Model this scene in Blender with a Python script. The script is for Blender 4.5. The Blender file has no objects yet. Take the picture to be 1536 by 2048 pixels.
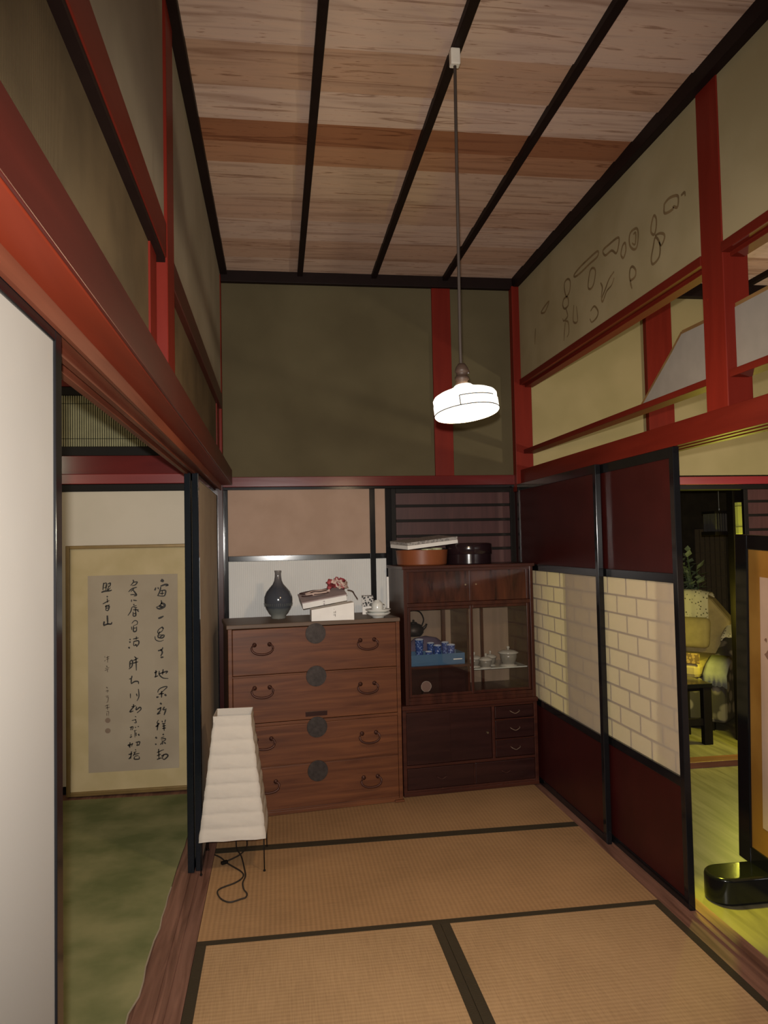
import bpy, bmesh, math, random
from mathutils import Vector, Matrix
random.seed(7)
S = bpy.context.scene
COL = S.collection

# ------------------------------------------------------------------ camera
CAM_H = 1.475
F_PX, YAW, PITCH, ROLL = 1517.73, 0.1411, 0.0412, -0.0205
fwd = Vector((math.sin(YAW)*math.cos(PITCH), math.cos(YAW)*math.cos(PITCH), math.sin(PITCH)))
r0 = Vector((math.cos(YAW), -math.sin(YAW), 0)); u0 = r0.cross(fwd)
rt = math.cos(ROLL)*r0 + math.sin(ROLL)*u0
up = -math.sin(ROLL)*r0 + math.cos(ROLL)*u0
cd = bpy.data.cameras.new('camera'); cam = bpy.data.objects.new('camera', cd); COL.objects.link(cam)
cam.matrix_world = Matrix(((rt.x, up.x, -fwd.x, 0), (rt.y, up.y, -fwd.y, 0), (rt.z, up.z, -fwd.z, CAM_H), (0, 0, 0, 1)))
cd.sensor_fit = 'HORIZONTAL'; cd.sensor_width = 36.0; cd.lens = F_PX/1536*36.0
cd.clip_start = 0.02
S.camera = cam

# ------------------------------------------------------------------ light, exposure
W = bpy.data.worlds.new('world'); S.world = W; W.use_nodes = True
W.node_tree.nodes['Background'].inputs[0].default_value = (1.0, 0.9, 0.78, 1)
W.node_tree.nodes['Background'].inputs[1].default_value = 0.06
S.view_settings.view_transform = 'Standard'; S.view_settings.look = 'None'
S.view_settings.gamma = 1.0; S.view_settings.use_curve_mapping = False
S.view_settings.exposure = 0.38
def lamp(name, loc, power, color, radius):
    l = bpy.data.lights.new(name, 'POINT'); l.energy = power; l.color = color; l.shadow_soft_size = radius
    o = bpy.data.objects.new(name, l); COL.objects.link(o); o.location = loc
    return o
FLASH_W, FILL_W, POOL_W, BULB_W = 300, 7, 80, 18
SHADE_E = 1.7
def spot(name, loc, aim, power, color, radius, half, blend=1.0):
    l = bpy.data.lights.new(name, 'SPOT'); l.energy = power; l.color = color; l.shadow_soft_size = radius
    l.spot_size = 2*math.radians(half); l.spot_blend = blend
    o = bpy.data.objects.new(name, l); COL.objects.link(o); o.location = loc
    o.rotation_euler = (Vector(aim)-Vector(loc)).to_track_quat('-Z', 'Y').to_euler()
    return o
# the photographer's flash, beside the lens
spot('camera_flash', (-0.01, -0.02, 1.535), (0.95, 4.88, 1.25), FLASH_W, (1.0, 0.95, 0.89), 0.012, 52)
lamp('rear_fill_light', (0.65, -1.1, 1.1), FILL_W, (1.0, 0.80, 0.58), 0.15)  # added fill from behind the camera, no lamp is known there
lamp('guest_room_fill_light', (-2.0, 3.0, 2.2), 20, (1.0, 0.88, 0.64), 0.15)  # added fill for the left room, the source is invented
spot('floor_pool_spot', (1.76, 3.27, 1.15), (1.84, 2.97, -0.08), POOL_W, (1.0, 0.97, 0.05), 0.05, 17, 0.9)  # unseen spot shaped to pool yellow-green light on the boards, no lantern stands here
lamp('parlour_fill_light', (3.35, 5.10, 0.95), 32, (1.0, 0.96, 0.11), 0.08)  # unseen point added to light the armchair yellow-green, no lantern around it
lamp('parlour_lamp', (3.2, 3.45, 1.58), 44, (1.0, 0.90, 0.68), 0.05)
lamp('pendant_bulb_light', (0.643, 2.53, 1.865), BULB_W, (1.0, 0.70, 0.42), 0.05)

# ------------------------------------------------------------------ materials
def nmat(name):
    m = bpy.data.materials.new(name); m.use_nodes = True
    return m, m.node_tree.nodes, m.node_tree.links, m.node_tree.nodes['Principled BSDF']
def c4(c): return (c[0], c[1], c[2], 1)
def plain(name, col, rough=0.6, metal=0.0, spec=0.5, var=0.12, vscale=14, bump=0.0, bscale=60):
    m, N, L, b = nmat(name)
    tc = N.new('ShaderNodeTexCoord'); no = N.new('ShaderNodeTexNoise'); no.inputs['Scale'].default_value = vscale
    no.inputs['Detail'].default_value = 5
    cr = N.new('ShaderNodeValToRGB')
    cr.color_ramp.elements[0].position = 0.3; cr.color_ramp.elements[1].position = 0.7
    cr.color_ramp.elements[0].color = c4([x*(1-var) for x in col]); cr.color_ramp.elements[1].color = c4([x*(1+var) for x in col])
    L.new(tc.outputs['Object'], no.inputs['Vector']); L.new(no.outputs['Fac'], cr.inputs['Fac']); L.new(cr.outputs['Color'], b.inputs['Base Color'])
    b.inputs['Roughness'].default_value = rough; b.inputs['Metallic'].default_value = metal
    b.inputs['Specular IOR Level'].default_value = spec
    if bump:
        n2 = N.new('ShaderNodeTexNoise'); n2.inputs['Scale'].default_value = bscale; n2.inputs['Detail'].default_value = 6
        bp = N.new('ShaderNodeBump'); bp.inputs['Strength'].default_value = bump; bp.inputs['Distance'].default_value = 0.01
        L.new(tc.outputs['Object'], n2.inputs['Vector']); L.new(n2.outputs['Fac'], bp.inputs['Height']); L.new(bp.outputs['Normal'], b.inputs['Normal'])
    return m
def wood(name, c1, c2, axis='X', scale=1.0, rough=0.5, spec=0.5, across=14, lo=0.32, hi=0.68, bump=0.05):
    m, N, L, b = nmat(name)
    tc = N.new('ShaderNodeTexCoord'); mp = N.new('ShaderNodeMapping')
    mp.inputs['Scale'].default_value = {'X': (1, across, across), 'Y': (across, 1, across), 'Z': (across, across, 1)}[axis]
    no = N.new('ShaderNodeTexNoise'); no.inputs['Scale'].default_value = 1.6*scale; no.inputs['Detail'].default_value = 7
    no.inputs['Distortion'].default_value = 0.7
    cr = N.new('ShaderNodeValToRGB'); cr.color_ramp.elements[0].position = lo; cr.color_ramp.elements[1].position = hi
    cr.color_ramp.elements[0].color = c4(c1); cr.color_ramp.elements[1].color = c4(c2)
    bp = N.new('ShaderNodeBump'); bp.inputs['Strength'].default_value = bump; bp.inputs['Distance'].default_value = 0.005
    L.new(tc.outputs['Object'], mp.inputs['Vector']); L.new(mp.outputs['Vector'], no.inputs['Vector'])
    L.new(no.outputs['Fac'], cr.inputs['Fac']); L.new(cr.outputs['Color'], b.inputs['Base Color'])
    L.new(no.outputs['Fac'], bp.inputs['Height']); L.new(bp.outputs['Normal'], b.inputs['Normal'])
    b.inputs['Roughness'].default_value = rough; b.inputs['Specular IOR Level'].default_value = spec
    return m
def emit(name, col, e):
    m, N, L, b = nmat(name)
    b.inputs['Base Color'].default_value = c4(col); b.inputs['Emission Color'].default_value = c4(col)
    b.inputs['Emission Strength'].default_value = e; b.inputs['Roughness'].default_value = 0.3
    return m
def glassmat(name, col=(0.96, 0.95, 0.93), rough=0.02):
    # thin pane: mostly clear with a mirror-like sheen
    m, N, L, b = nmat(name)
    t = N.new('ShaderNodeBsdfTransparent'); t.inputs[0].default_value = c4(col)
    g = N.new('ShaderNodeBsdfGlossy'); g.inputs['Roughness'].default_value = rough
    mx = N.new('ShaderNodeMixShader'); f = N.new('ShaderNodeFresnel'); f.inputs[0].default_value = 1.5
    L.new(f.outputs[0], mx.inputs[0]); L.new(t.outputs[0], mx.inputs[1]); L.new(g.outputs[0], mx.inputs[2])
    L.new(mx.outputs[0], N['Material Output'].inputs[0])
    return m
def papermat(name, col, trans, tcol, bump=0.1, bscale=40):
    m, N, L, b = nmat(name)
    tc = N.new('ShaderNodeTexCoord'); no = N.new('ShaderNodeTexNoise'); no.inputs['Scale'].default_value = bscale; no.inputs['Detail'].default_value = 8
    cr = N.new('ShaderNodeValToRGB'); cr.color_ramp.elements[0].color = c4([x*0.92 for x in col]); cr.color_ramp.elements[1].color = c4(col)
    bp = N.new('ShaderNodeBump'); bp.inputs['Strength'].default_value = bump; bp.inputs['Distance'].default_value = 0.004
    d = N.new('ShaderNodeBsdfDiffuse'); t = N.new('ShaderNodeBsdfTranslucent'); t.inputs[0].default_value = c4(tcol)
    mx = N.new('ShaderNodeMixShader'); mx.inputs[0].default_value = trans
    L.new(tc.outputs['Object'], no.inputs['Vector']); L.new(no.outputs['Fac'], cr.inputs['Fac']); L.new(cr.outputs['Color'], d.inputs[0])
    L.new(no.outputs['Fac'], bp.inputs['Height']); L.new(bp.outputs['Normal'], d.inputs['Normal'])
    L.new(d.outputs[0], mx.inputs[1]); L.new(t.outputs[0], mx.inputs[2]); L.new(mx.outputs[0], N['Material Output'].inputs[0])
    return m
def ceilmat(name, edges, cols):
    m, N, L, b = nmat(name)
    tc = N.new('ShaderNodeTexCoord'); sp = N.new('ShaderNodeSeparateXYZ'); L.new(tc.outputs['Object'], sp.inputs[0])
    mr = N.new('ShaderNodeMapRange'); mr.inputs[1].default_value = 0; mr.inputs[2].default_value = 5; L.new(sp.outputs['Y'], mr.inputs[0])
    cr = N.new('ShaderNodeValToRGB'); cr.color_ramp.interpolation = 'CONSTANT'
    for i, (e, c) in enumerate(zip(edges, cols)):
        el = cr.color_ramp.elements[i] if i < 2 else cr.color_ramp.elements.new(e/5)
        el.position = e/5; el.color = c4(c)
    L.new(mr.outputs[0], cr.inputs[0])
    mp = N.new('ShaderNodeMapping'); mp.inputs['Scale'].default_value = (0.55, 9, 9)
    no = N.new('ShaderNodeTexNoise'); no.inputs['Scale'].default_value = 2.3; no.inputs['Detail'].default_value = 8; no.inputs['Distortion'].default_value = 1.1
    L.new(tc.outputs['Object'], mp.inputs[0]); L.new(mp.outputs[0], no.inputs['Vector'])
    g = N.new('ShaderNodeValToRGB'); e = g.color_ramp.elements
    e[0].position = 0.30; e[0].color = (0.62, 0.54, 0.50, 1); e[1].position = 0.47; e[1].color = (1, 1, 1, 1)
    q = e.new(0.60); q.color = (1.08, 1.05, 1.02, 1); q = e.new(0.64); q.color = (0.50, 0.40, 0.34, 1); q = e.new(0.69); q.color = (0.98, 0.95, 0.93, 1)
    L.new(no.outputs['Fac'], g.inputs[0])
    mp2 = N.new('ShaderNodeMapping'); mp2.inputs['Scale'].default_value = (2.5, 22, 22)
    n2 = N.new('ShaderNodeTexNoise'); n2.inputs['Scale'].default_value = 6; n2.inputs['Detail'].default_value = 4
    L.new(tc.outputs['Object'], mp2.inputs[0]); L.new(mp2.outputs[0], n2.inputs['Vector'])
    g2 = N.new('ShaderNodeValToRGB'); e = g2.color_ramp.elements
    e[0].position = 0.29; e[0].color = (0.45, 0.33, 0.26, 1); e[1].position = 0.36; e[1].color = (1, 1, 1, 1); L.new(n2.outputs['Fac'], g2.inputs[0])
    a = N.new('ShaderNodeMix'); a.data_type = 'RGBA'; a.blend_type = 'MULTIPLY'; a.inputs[0].default_value = 0.85
    a2 = N.new('ShaderNodeMix'); a2.data_type = 'RGBA'; a2.blend_type = 'MULTIPLY'; a2.inputs[0].default_value = 0.8
    L.new(cr.outputs[0], a.inputs[6]); L.new(g.outputs[0], a.inputs[7]); L.new(a.outputs[2], a2.inputs[6]); L.new(g2.outputs[0], a2.inputs[7])
    L.new(a2.outputs[2], b.inputs['Base Color']); b.inputs['Roughness'].default_value = 0.7; b.inputs['Specular IOR Level'].default_value = 0.2
    return m
def tatamimat(name, axis, c1, c2):
    m, N, L, b = nmat(name)
    tc = N.new('ShaderNodeTexCoord'); mp = N.new('ShaderNodeMapping')
    mp.inputs['Scale'].default_value = (70, 3, 1) if axis == 'Y' else (3, 70, 1)
    no = N.new('ShaderNodeTexNoise'); no.inputs['Scale'].default_value = 3.0; no.inputs['Detail'].default_value = 3
    big = N.new('ShaderNodeTexNoise'); big.inputs['Scale'].default_value = 2.2; big.inputs['Detail'].default_value = 4
    wv = N.new('ShaderNodeTexWave'); wv.bands_direction = 'X' if axis == 'X' else 'Y'; wv.inputs['Scale'].default_value = 16; wv.inputs['Distortion'].default_value = 0.6
    wv.inputs['Detail'].default_value = 1
    L.new(tc.outputs['Object'], mp.inputs[0]); L.new(mp.outputs[0], no.inputs['Vector']); L.new(tc.outputs['Object'], big.inputs['Vector']); L.new(tc.outputs['Object'], wv.inputs['Vector'])
    a = N.new('ShaderNodeMath'); a.operation = 'MULTIPLY_ADD'; a.inputs[1].default_value = 0.45; L.new(no.outputs['Fac'], a.inputs[0])
    k = N.new('ShaderNodeMath'); k.operation = 'MULTIPLY_ADD'; k.inputs[1].default_value = 0.16; L.new(wv.outputs['Fac'], k.inputs[0]); L.new(a.outputs[0], k.inputs[2])
    b2 = N.new('ShaderNodeMath'); b2.operation = 'MULTIPLY'; b2.inputs[1].default_value = 0.5; L.new(big.outputs['Fac'], b2.inputs[0]); L.new(b2.outputs[0], a.inputs[2])
    cr = N.new('ShaderNodeValToRGB'); cr.color_ramp.elements[0].position = 0.35; cr.color_ramp.elements[1].position = 0.72
    cr.color_ramp.elements[0].color = c4(c1); cr.color_ramp.elements[1].color = c4(c2)
    L.new(k.outputs[0], cr.inputs[0]); L.new(cr.outputs[0], b.inputs['Base Color'])
    bp = N.new('ShaderNodeBump'); bp.inputs['Strength'].default_value = 0.25; bp.inputs['Distance'].default_value = 0.003
    L.new(k.outputs[0], bp.inputs['Height']); L.new(bp.outputs[0], b.inputs['Normal'])
    b.inputs['Roughness'].default_value = 0.65; b.inputs['Specular IOR Level'].default_value = 0.25
    return m
def ribmat(name, c1, c2, axis, freq, rough=0.8):
    m, N, L, b = nmat(name)
    tc = N.new('ShaderNodeTexCoord'); wv = N.new('ShaderNodeTexWave'); wv.bands_direction = axis; wv.inputs['Scale'].default_value = freq; wv.inputs['Distortion'].default_value = 0.4
    no = N.new('ShaderNodeTexNoise'); no.inputs['Scale'].default_value = 3.5; no.inputs['Detail'].default_value = 5
    mx = N.new('ShaderNodeMath'); mx.operation = 'MULTIPLY_ADD'; mx.inputs[1].default_value = 0.35
    L.new(tc.outputs['Object'], wv.inputs['Vector']); L.new(tc.outputs['Object'], no.inputs['Vector'])
    L.new(wv.outputs['Fac'], mx.inputs[0]); k = N.new('ShaderNodeMath'); k.operation = 'MULTIPLY'; k.inputs[1].default_value = 0.75; L.new(no.outputs['Fac'], k.inputs[0]); L.new(k.outputs[0], mx.inputs[2])
    cr = N.new('ShaderNodeValToRGB'); cr.color_ramp.elements[0].position = 0.25; cr.color_ramp.elements[1].position = 0.8
    cr.color_ramp.elements[0].color = c4(c1); cr.color_ramp.elements[1].color = c4(c2)
    L.new(mx.outputs[0], cr.inputs[0]); L.new(cr.outputs[0], b.inputs['Base Color']); b.inputs['Roughness'].default_value = rough; b.inputs['Specular IOR Level'].default_value = 0.2
    bp = N.new('ShaderNodeBump'); bp.inputs['Strength'].default_value = 0.3; bp.inputs['Distance'].default_value = 0.003
    L.new(wv.outputs['Fac'], bp.inputs['Height']); L.new(bp.outputs[0], b.inputs['Normal'])
    return m
def speckle(name, c1, c2, scale, thr=0.5, rough=0.6):
    m, N, L, b = nmat(name)
    tc = N.new('ShaderNodeTexCoord'); v = N.new('ShaderNodeTexVoronoi'); v.inputs['Scale'].default_value = scale
    cr = N.new('ShaderNodeValToRGB'); cr.color_ramp.elements[0].position = thr-0.06; cr.color_ramp.elements[1].position = thr+0.06
    cr.color_ramp.elements[0].color = c4(c1); cr.color_ramp.elements[1].color = c4(c2)
    L.new(tc.outputs['Object'], v.inputs['Vector']); L.new(v.outputs['Distance'], cr.inputs[0]); L.new(cr.outputs[0], b.inputs['Base Color'])
    b.inputs['Roughness'].default_value = rough
    return m
def mottle(name, c1, c2, scale, lo=.4, hi=.6, rough=.9, spec=.2):
    m = plain(name, c1, rough, spec=spec)
    for n in m.node_tree.nodes:
        if n.type == 'VALTORGB':
            n.color_ramp.elements[0].color = c4(c1); n.color_ramp.elements[1].color = c4(c2); n.color_ramp.elements[0].position = lo; n.color_ramp.elements[1].position = hi
        if n.type == 'TEX_NOISE': n.inputs['Scale'].default_value = scale
    return m

RED = wood('bengala_red_wood', (0.130, 0.011, 0.006), (0.165, 0.015, 0.008), 'Z', 1, 0.45, 0.15, 10)
REDY = wood('bengala_red_wood_long', (0.095, 0.009, 0.005), (0.125, 0.013, 0.007), 'Y', 1, 0.45, 0.12, 10)
REDX = wood('bengala_red_wood_cross', (0.105, 0.010, 0.009), (0.135, 0.013, 0.011), 'X', 1, 0.2, 0.4, 10)
REDFRONT = wood('red_wood_shaded_front', (0.052, 0.0075, 0.0055), (0.072, 0.010, 0.007), 'Y', 1, 0.4, 0.2, 10)  # darker copy of the beam red, shade of its front put into the colour
REDUNDER = wood('red_wood_lit_underside', (0.135, 0.017, 0.006), (0.175, 0.024, 0.009), 'Y', 1, 0.5, 0.15, 10)  # brighter copy of the beam red, its lit underside put into the colour
SOFFIT = wood('worn_red_lintel_wood', (0.105, 0.024, 0.011), (0.165, 0.046, 0.023), 'Y', 1, 0.5, 0.2, 12)
DARKTRIM = plain('dark_brown_moulding', (0.012, 0.006, 0.005), 0.55, spec=0.12)
BLACK = plain('black_lacquer', (0.006, 0.006, 0.007), 0.13, spec=0.4)
DARKRED = plain('dark_maroon_lacquer', (0.040, 0.010, 0.009), 0.2, spec=0.4)
BLACKM = plain('dull_black_wood', (0.008, 0.006, 0.005), 0.5, spec=0.12)
MAROON = plain('maroon_panel', (0.036, 0.0050, 0.0045), 0.4, var=.15, vscale=5)
MAROON.node_tree.nodes['Principled BSDF'].inputs['Specular IOR Level'].default_value = 0.25
CREAM = mottle('cream_sand_plaster', (0.285, 0.23, 0.125), (0.33, 0.27, 0.155), 2.5, rough=.95, spec=.1)
GREYP = mottle('grey_cream_plaster', (0.235, 0.20, 0.145), (0.27, 0.23, 0.17), 2.5, rough=.95, spec=.1)
OLIVE = mottle('olive_clay_plaster', (0.088, 0.071, 0.039), (0.116, 0.095, 0.053), 2.6, .3, .7, rough=.95, spec=.1)
YELLOW = mottle('yellow_sand_plaster', (0.27, 0.22, 0.105), (0.31, 0.25, 0.125), 2.5, rough=.95, spec=.1)
WHITEP = mottle('white_fusuma_paper', (0.30, 0.275, 0.245), (0.33, 0.305, 0.27), 1.6, rough=.85, spec=.2)
CREAMP = mottle('cream_fusuma_paper', (0.60, 0.54, 0.43), (0.66, 0.59, 0.48), 1.6, rough=.85, spec=.2)
TANP = mottle('tan_fusuma_paper', (0.385, 0.265, 0.195), (0.43, 0.30, 0.225), 4, rough=.85, spec=.2)
BEIGEP = mottle('beige_fusuma_paper', (0.36, 0.30, 0.23), (0.40, 0.34, 0.26), 4, rough=.85, spec=.2)
STREAKP = ribmat('white_streaked_paper', (0.60, 0.60, 0.575), (0.74, 0.74, 0.715), 'X', 26, 0.8)
SHOJI = papermat('shoji_paper', (0.56, 0.495, 0.425), 0.48, (0.95, 0.88, 0.70), 0.10, 25)
LAMPPAPER = papermat('crumpled_lamp_paper', (0.60, 0.545, 0.475), 0.12, (0.8, 0.7, 0.58), 0.45, 30)
TATX = tatamimat('tatami_rush_cross', 'X', (0.25, 0.143, 0.066), (0.375, 0.220, 0.105))
TATY = tatamimat('tatami_rush_long', 'Y', (0.285, 0.176, 0.088), (0.42, 0.270, 0.140))
HERI = ribmat('dark_tatami_border_cloth', (0.030, 0.022, 0.012), (0.048, 0.036, 0.020), 'Y', 60)
SILL = wood('worn_sill_wood', (0.10, 0.045, 0.030), (0.24, 0.12, 0.085), 'Y', 1.2, 0.5, 0.3, 16)
CARPET = mottle('green_carpet_pile', (0.135, 0.150, 0.064), (0.25, 0.242, 0.118), 3.6, .36, .64, rough=1, spec=.05)
TANSU = wood('paulownia_chest_wood', (0.078, 0.023, 0.008), (0.146, 0.049, 0.017), 'X', 1.4, 0.45, 0.35, 16)
TANSUTOP = wood('faded_chest_top_wood', (0.10, 0.066, 0.046), (0.15, 0.10, 0.07), 'X', 1.4, 0.5, 0.3, 16)
IRON = plain('dark_iron', (0.045, 0.036, 0.032), 0.5, 0.6, 0.4, 0.25, 60)
PULL = plain('pale_wire_pull', (.20, .14, .10), .4, .4)
IRONB = plain('rust_iron', (0.065, 0.023, 0.015), 0.45, 0.5)
CABW = wood('dark_cabinet_wood', (0.030, 0.008, 0.005), (0.058, 0.016, 0.009), 'Z', 1.2, 0.3, 0.4, 14)
CABWX = wood('dark_cabinet_rail_wood', (0.032, 0.009, 0.006), (0.060, 0.017, 0.010), 'X', 1.2, 0.3, 0.4, 14)
CABBURL = wood('figured_cabinet_wood', (0.022, 0.006, 0.004), (0.095, 0.026, 0.012), 'Z', 2.2, 0.25, 0.45, 5, 0.35, 0.75)
CABDK = wood('dark_drawer_wood', (0.017, 0.005, 0.0045), (0.031, 0.010, 0.008), 'X', 1.2, 0.3, 0.4, 12)
CABBACK = wood('pale_cabinet_back_wood', (0.22, 0.155, 0.110), (0.28, 0.20, 0.145), 'Z', 1, 0.6, 0.3, 10)
SLATW = wood('dark_wine_door_boards', (0.045, 0.015, 0.014), (0.070, 0.025, 0.023), 'Z', 1.3, 0.5, 0.3, 14)
GLASS = glassmat('clear_pane_glass')
BRASS = plain('dull_brass', (0.30, 0.23, 0.13), 0.35, 0.8)
WHITEC = plain('white_glazed_china', (0.62, 0.63, 0.60), 0.12, spec=0.5, var=0.03)
CARD = plain('white_card', (0.78, 0.765, 0.73), 0.7, var=0.04)

# ------------------------------------------------------------------ mesh helpers
class MB:
    def __init__(s): s.bm = bmesh.new()
    def box(s, x0, x1, y0, y1, z0, z1):
        x0, x1 = min(x0, x1), max(x0, x1); y0, y1 = min(y0, y1), max(y0, y1); z0, z1 = min(z0, z1), max(z0, z1)
        v = [s.bm.verts.new(p) for p in ((x0,y0,z0),(x1,y0,z0),(x1,y1,z0),(x0,y1,z0),(x0,y0,z1),(x1,y0,z1),(x1,y1,z1),(x0,y1,z1))]
        for f in ((0,3,2,1),(4,5,6,7),(0,1,5,4),(1,2,6,5),(2,3,7,6),(3,0,4,7)): s.bm.faces.new([v[i] for i in f])
        return s
    def prism(s, pts, a0, a1, axis):
        def P(p, a): return {'X': (a, p[0], p[1]), 'Y': (p[0], a, p[1]), 'Z': (p[0], p[1], a)}[axis]
        A = [s.bm.verts.new(P(p, a0)) for p in pts]; B = [s.bm.verts.new(P(p, a1)) for p in pts]; n = len(pts)
        s.bm.faces.new(A); s.bm.faces.new(list(reversed(B)))
        for i in range(n): s.bm.faces.new((A[i], B[i], B[(i+1) % n], A[(i+1) % n]))
        return s
    def lathe(s, prof, c=(0,0,0), n=32, closed=False):
        rings = []
        for r, z in prof:
            if r < 1e-6: rings.append([s.bm.verts.new((c[0], c[1], c[2]+z))])
            else: rings.append([s.bm.verts.new((c[0]+r*math.cos(2*math.pi*i/n), c[1]+r*math.sin(2*math.pi*i/n), c[2]+z)) for i in range(n)])
        for a, b in zip(rings, rings[1:]):
            for i in range(n):
                j = (i+1) % n
                q = [a[0] if len(a) == 1 else a[i], a[0] if len(a) == 1 else a[j], b[0] if len(b) == 1 else b[j], b[0] if len(b) == 1 else b[i]]
                u = []
                for k in q:
                    if k not in u: u.append(k)
                if len(u) > 2: s.bm.faces.new(u)
        return s
    def tube(s, path, r, n=8, closed=False):
        P = [Vector(p) for p in path]; rings = []; m = len(P)
        for i, p in enumerate(P):
            if closed: t = P[(i+1) % m]-P[(i-1) % m]
            else: t = (P[min(i+1, m-1)]-P[max(i-1, 0)])
            t.normalize(); a = Vector((0,0,1)) if abs(t.z) < 0.9 else Vector((1,0,0))
            u = t.cross(a).normalized(); w = t.cross(u)
            rr = r[i] if isinstance(r, (list, tuple)) else r
            rings.append([s.bm.verts.new(p+rr*(math.cos(2*math.pi*k/n)*u+math.sin(2*math.pi*k/n)*w)) for k in range(n)])
        pr = list(zip(rings, rings[1:]))+([(rings[-1], rings[0])] if closed else [])
        for a, b in pr:
            for k in range(n): s.bm.faces.new((a[k], a[(k+1) % n], b[(k+1) % n], b[k]))
        if not closed:
            s.bm.faces.new(list(reversed(rings[0]))); s.bm.faces.new(rings[-1])
        return s
    def ribbon(s, pts, w, to3, closed=False, taper=True):
        # flat brush stroke of width w along 2-D points
        P = [Vector((p[0], p[1])) for p in smooth2(pts, closed)]; n = len(P); L = []; R = []
        for i, p in enumerate(P):
            t = (P[(i+1) % n]-P[(i-1) % n]) if closed else (P[min(i+1, n-1)]-P[max(i-1, 0)])
            if t.length < 1e-9: t = Vector((1, 0))
            t.normalize(); q = Vector((-t.y, t.x)); k = w/2
            if taper and not closed: k *= 0.62+0.42*math.sin(math.pi*min(1, (i+0.6)/n*1.15))
            L.append(s.bm.verts.new(to3(p+q*k))); R.append(s.bm.verts.new(to3(p-q*k)))
        for i in range(n if closed else n-1):
            j = (i+1) % n; s.bm.faces.new((L[i], R[i], R[j], L[j]))
        return s
    def build(s, name, m, parent=None, smooth=False, bevel=0.0, loc=None, rot=None, seg=2, noN=False):
        if not noN: bmesh.ops.recalc_face_normals(s.bm, faces=s.bm.faces)
        me = bpy.data.meshes.new(name); s.bm.to_mesh(me); s.bm.free(); me.materials.append(m)
        if smooth:
            for p in me.polygons: p.use_smooth = True
        o = bpy.data.objects.new(name, me); COL.objects.link(o)
        if parent: o.parent = parent
        if loc: o.location = loc
        if rot: o.rotation_euler = rot
        if bevel:
            b = o.modifiers.new('bevel', 'BEVEL'); b.width = bevel; b.segments = seg; b.limit_method = 'ANGLE'
        if smooth and bevel: o.modifiers.new('wn', 'WEIGHTED_NORMAL')
        return o
def smooth2(pts, closed=False, k=4):
    if len(pts) < 3: 
        a, b = pts; return [(a[0]+(b[0]-a[0])*i/3, a[1]+(b[1]-a[1])*i/3) for i in range(4)]
    n = len(pts); out = []
    rng = range(n) if closed else range(n-1)
    g = (lambda i: pts[i % n]) if closed else (lambda i: pts[max(0, min(n-1, i))])
    for i in rng:
        p0, p1, p2, p3 = g(i-1), g(i), g(i+1), g(i+2)
        for j in range(k):
            t = j/k
            out.append(tuple(0.5*((2*b)+(-a+c)*t+(2*a-5*b+4*c-d)*t*t+(-a+3*b-3*c+d)*t**3) for a, b, c, d in zip(p0, p1, p2, p3)))
    if not closed: out.append(tuple(pts[-1]))
    return out
def smooth3(P, k=None):
    m = len(P)-1
    if k is None:
        out = []
        for q in range(41):
            u = q/40*m; i = min(int(u), m-1); out.append(cr3(P, i, u-i))
        return out
    return [cr3(P, i, j/k) for i in range(m) for j in range(k)]+[tuple(P[-1])]
def cr3(P, i, t):
    g = lambda q: P[max(0, min(len(P)-1, q))]
    return tuple(0.5*((2*b)+(-a+c)*t+(2*a-5*b+4*c-d)*t*t+(-a+3*b-3*c+d)*t**3) for a, b, c, d in zip(g(i-1), g(i), g(i+1), g(i+2)))
def box(name, m, x0, x1, y0, y1, z0, z1, parent=None, bevel=0.0):
    return MB().box(x0, x1, y0, y1, z0, z1).build(name, m, parent, bevel=bevel)
def tag(o, label=None, cat=None, group=None, kind=None):
    if label: o['label'] = label
    if cat: o['category'] = cat
    if group: o['group'] = group
    if kind: o['kind'] = kind
    return o
def empty(name, loc=(0,0,0), rot=(0,0,0)):
    o = bpy.data.objects.new(name, None); COL.objects.link(o); o.location = loc; o.rotation_euler = rot; o.empty_display_size = 0.05
    return o
def thing(name, label, cat, loc=(0,0,0), rotz=0.0, group=None, rot=None):
    return tag(empty(name, loc, rot or (0,0,rotz)), label, cat, group)
def struct(o): o['kind'] = 'structure'; return o
def copy_tree(o, parent=None):
    c = o.copy(); COL.objects.link(c)
    if parent: c.parent = parent
    for ch in list(o.children): copy_tree(ch, c)
    return c
R = math.radians
NT = [0]
def trim(m, x0, x1, y0, y1, z0, z1, bevel=0.003):
    NT[0] += 1
    return struct(box('trim_%d' % NT[0], m, x0, x1, y0, y1, z0, z1, bevel=bevel))


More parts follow.
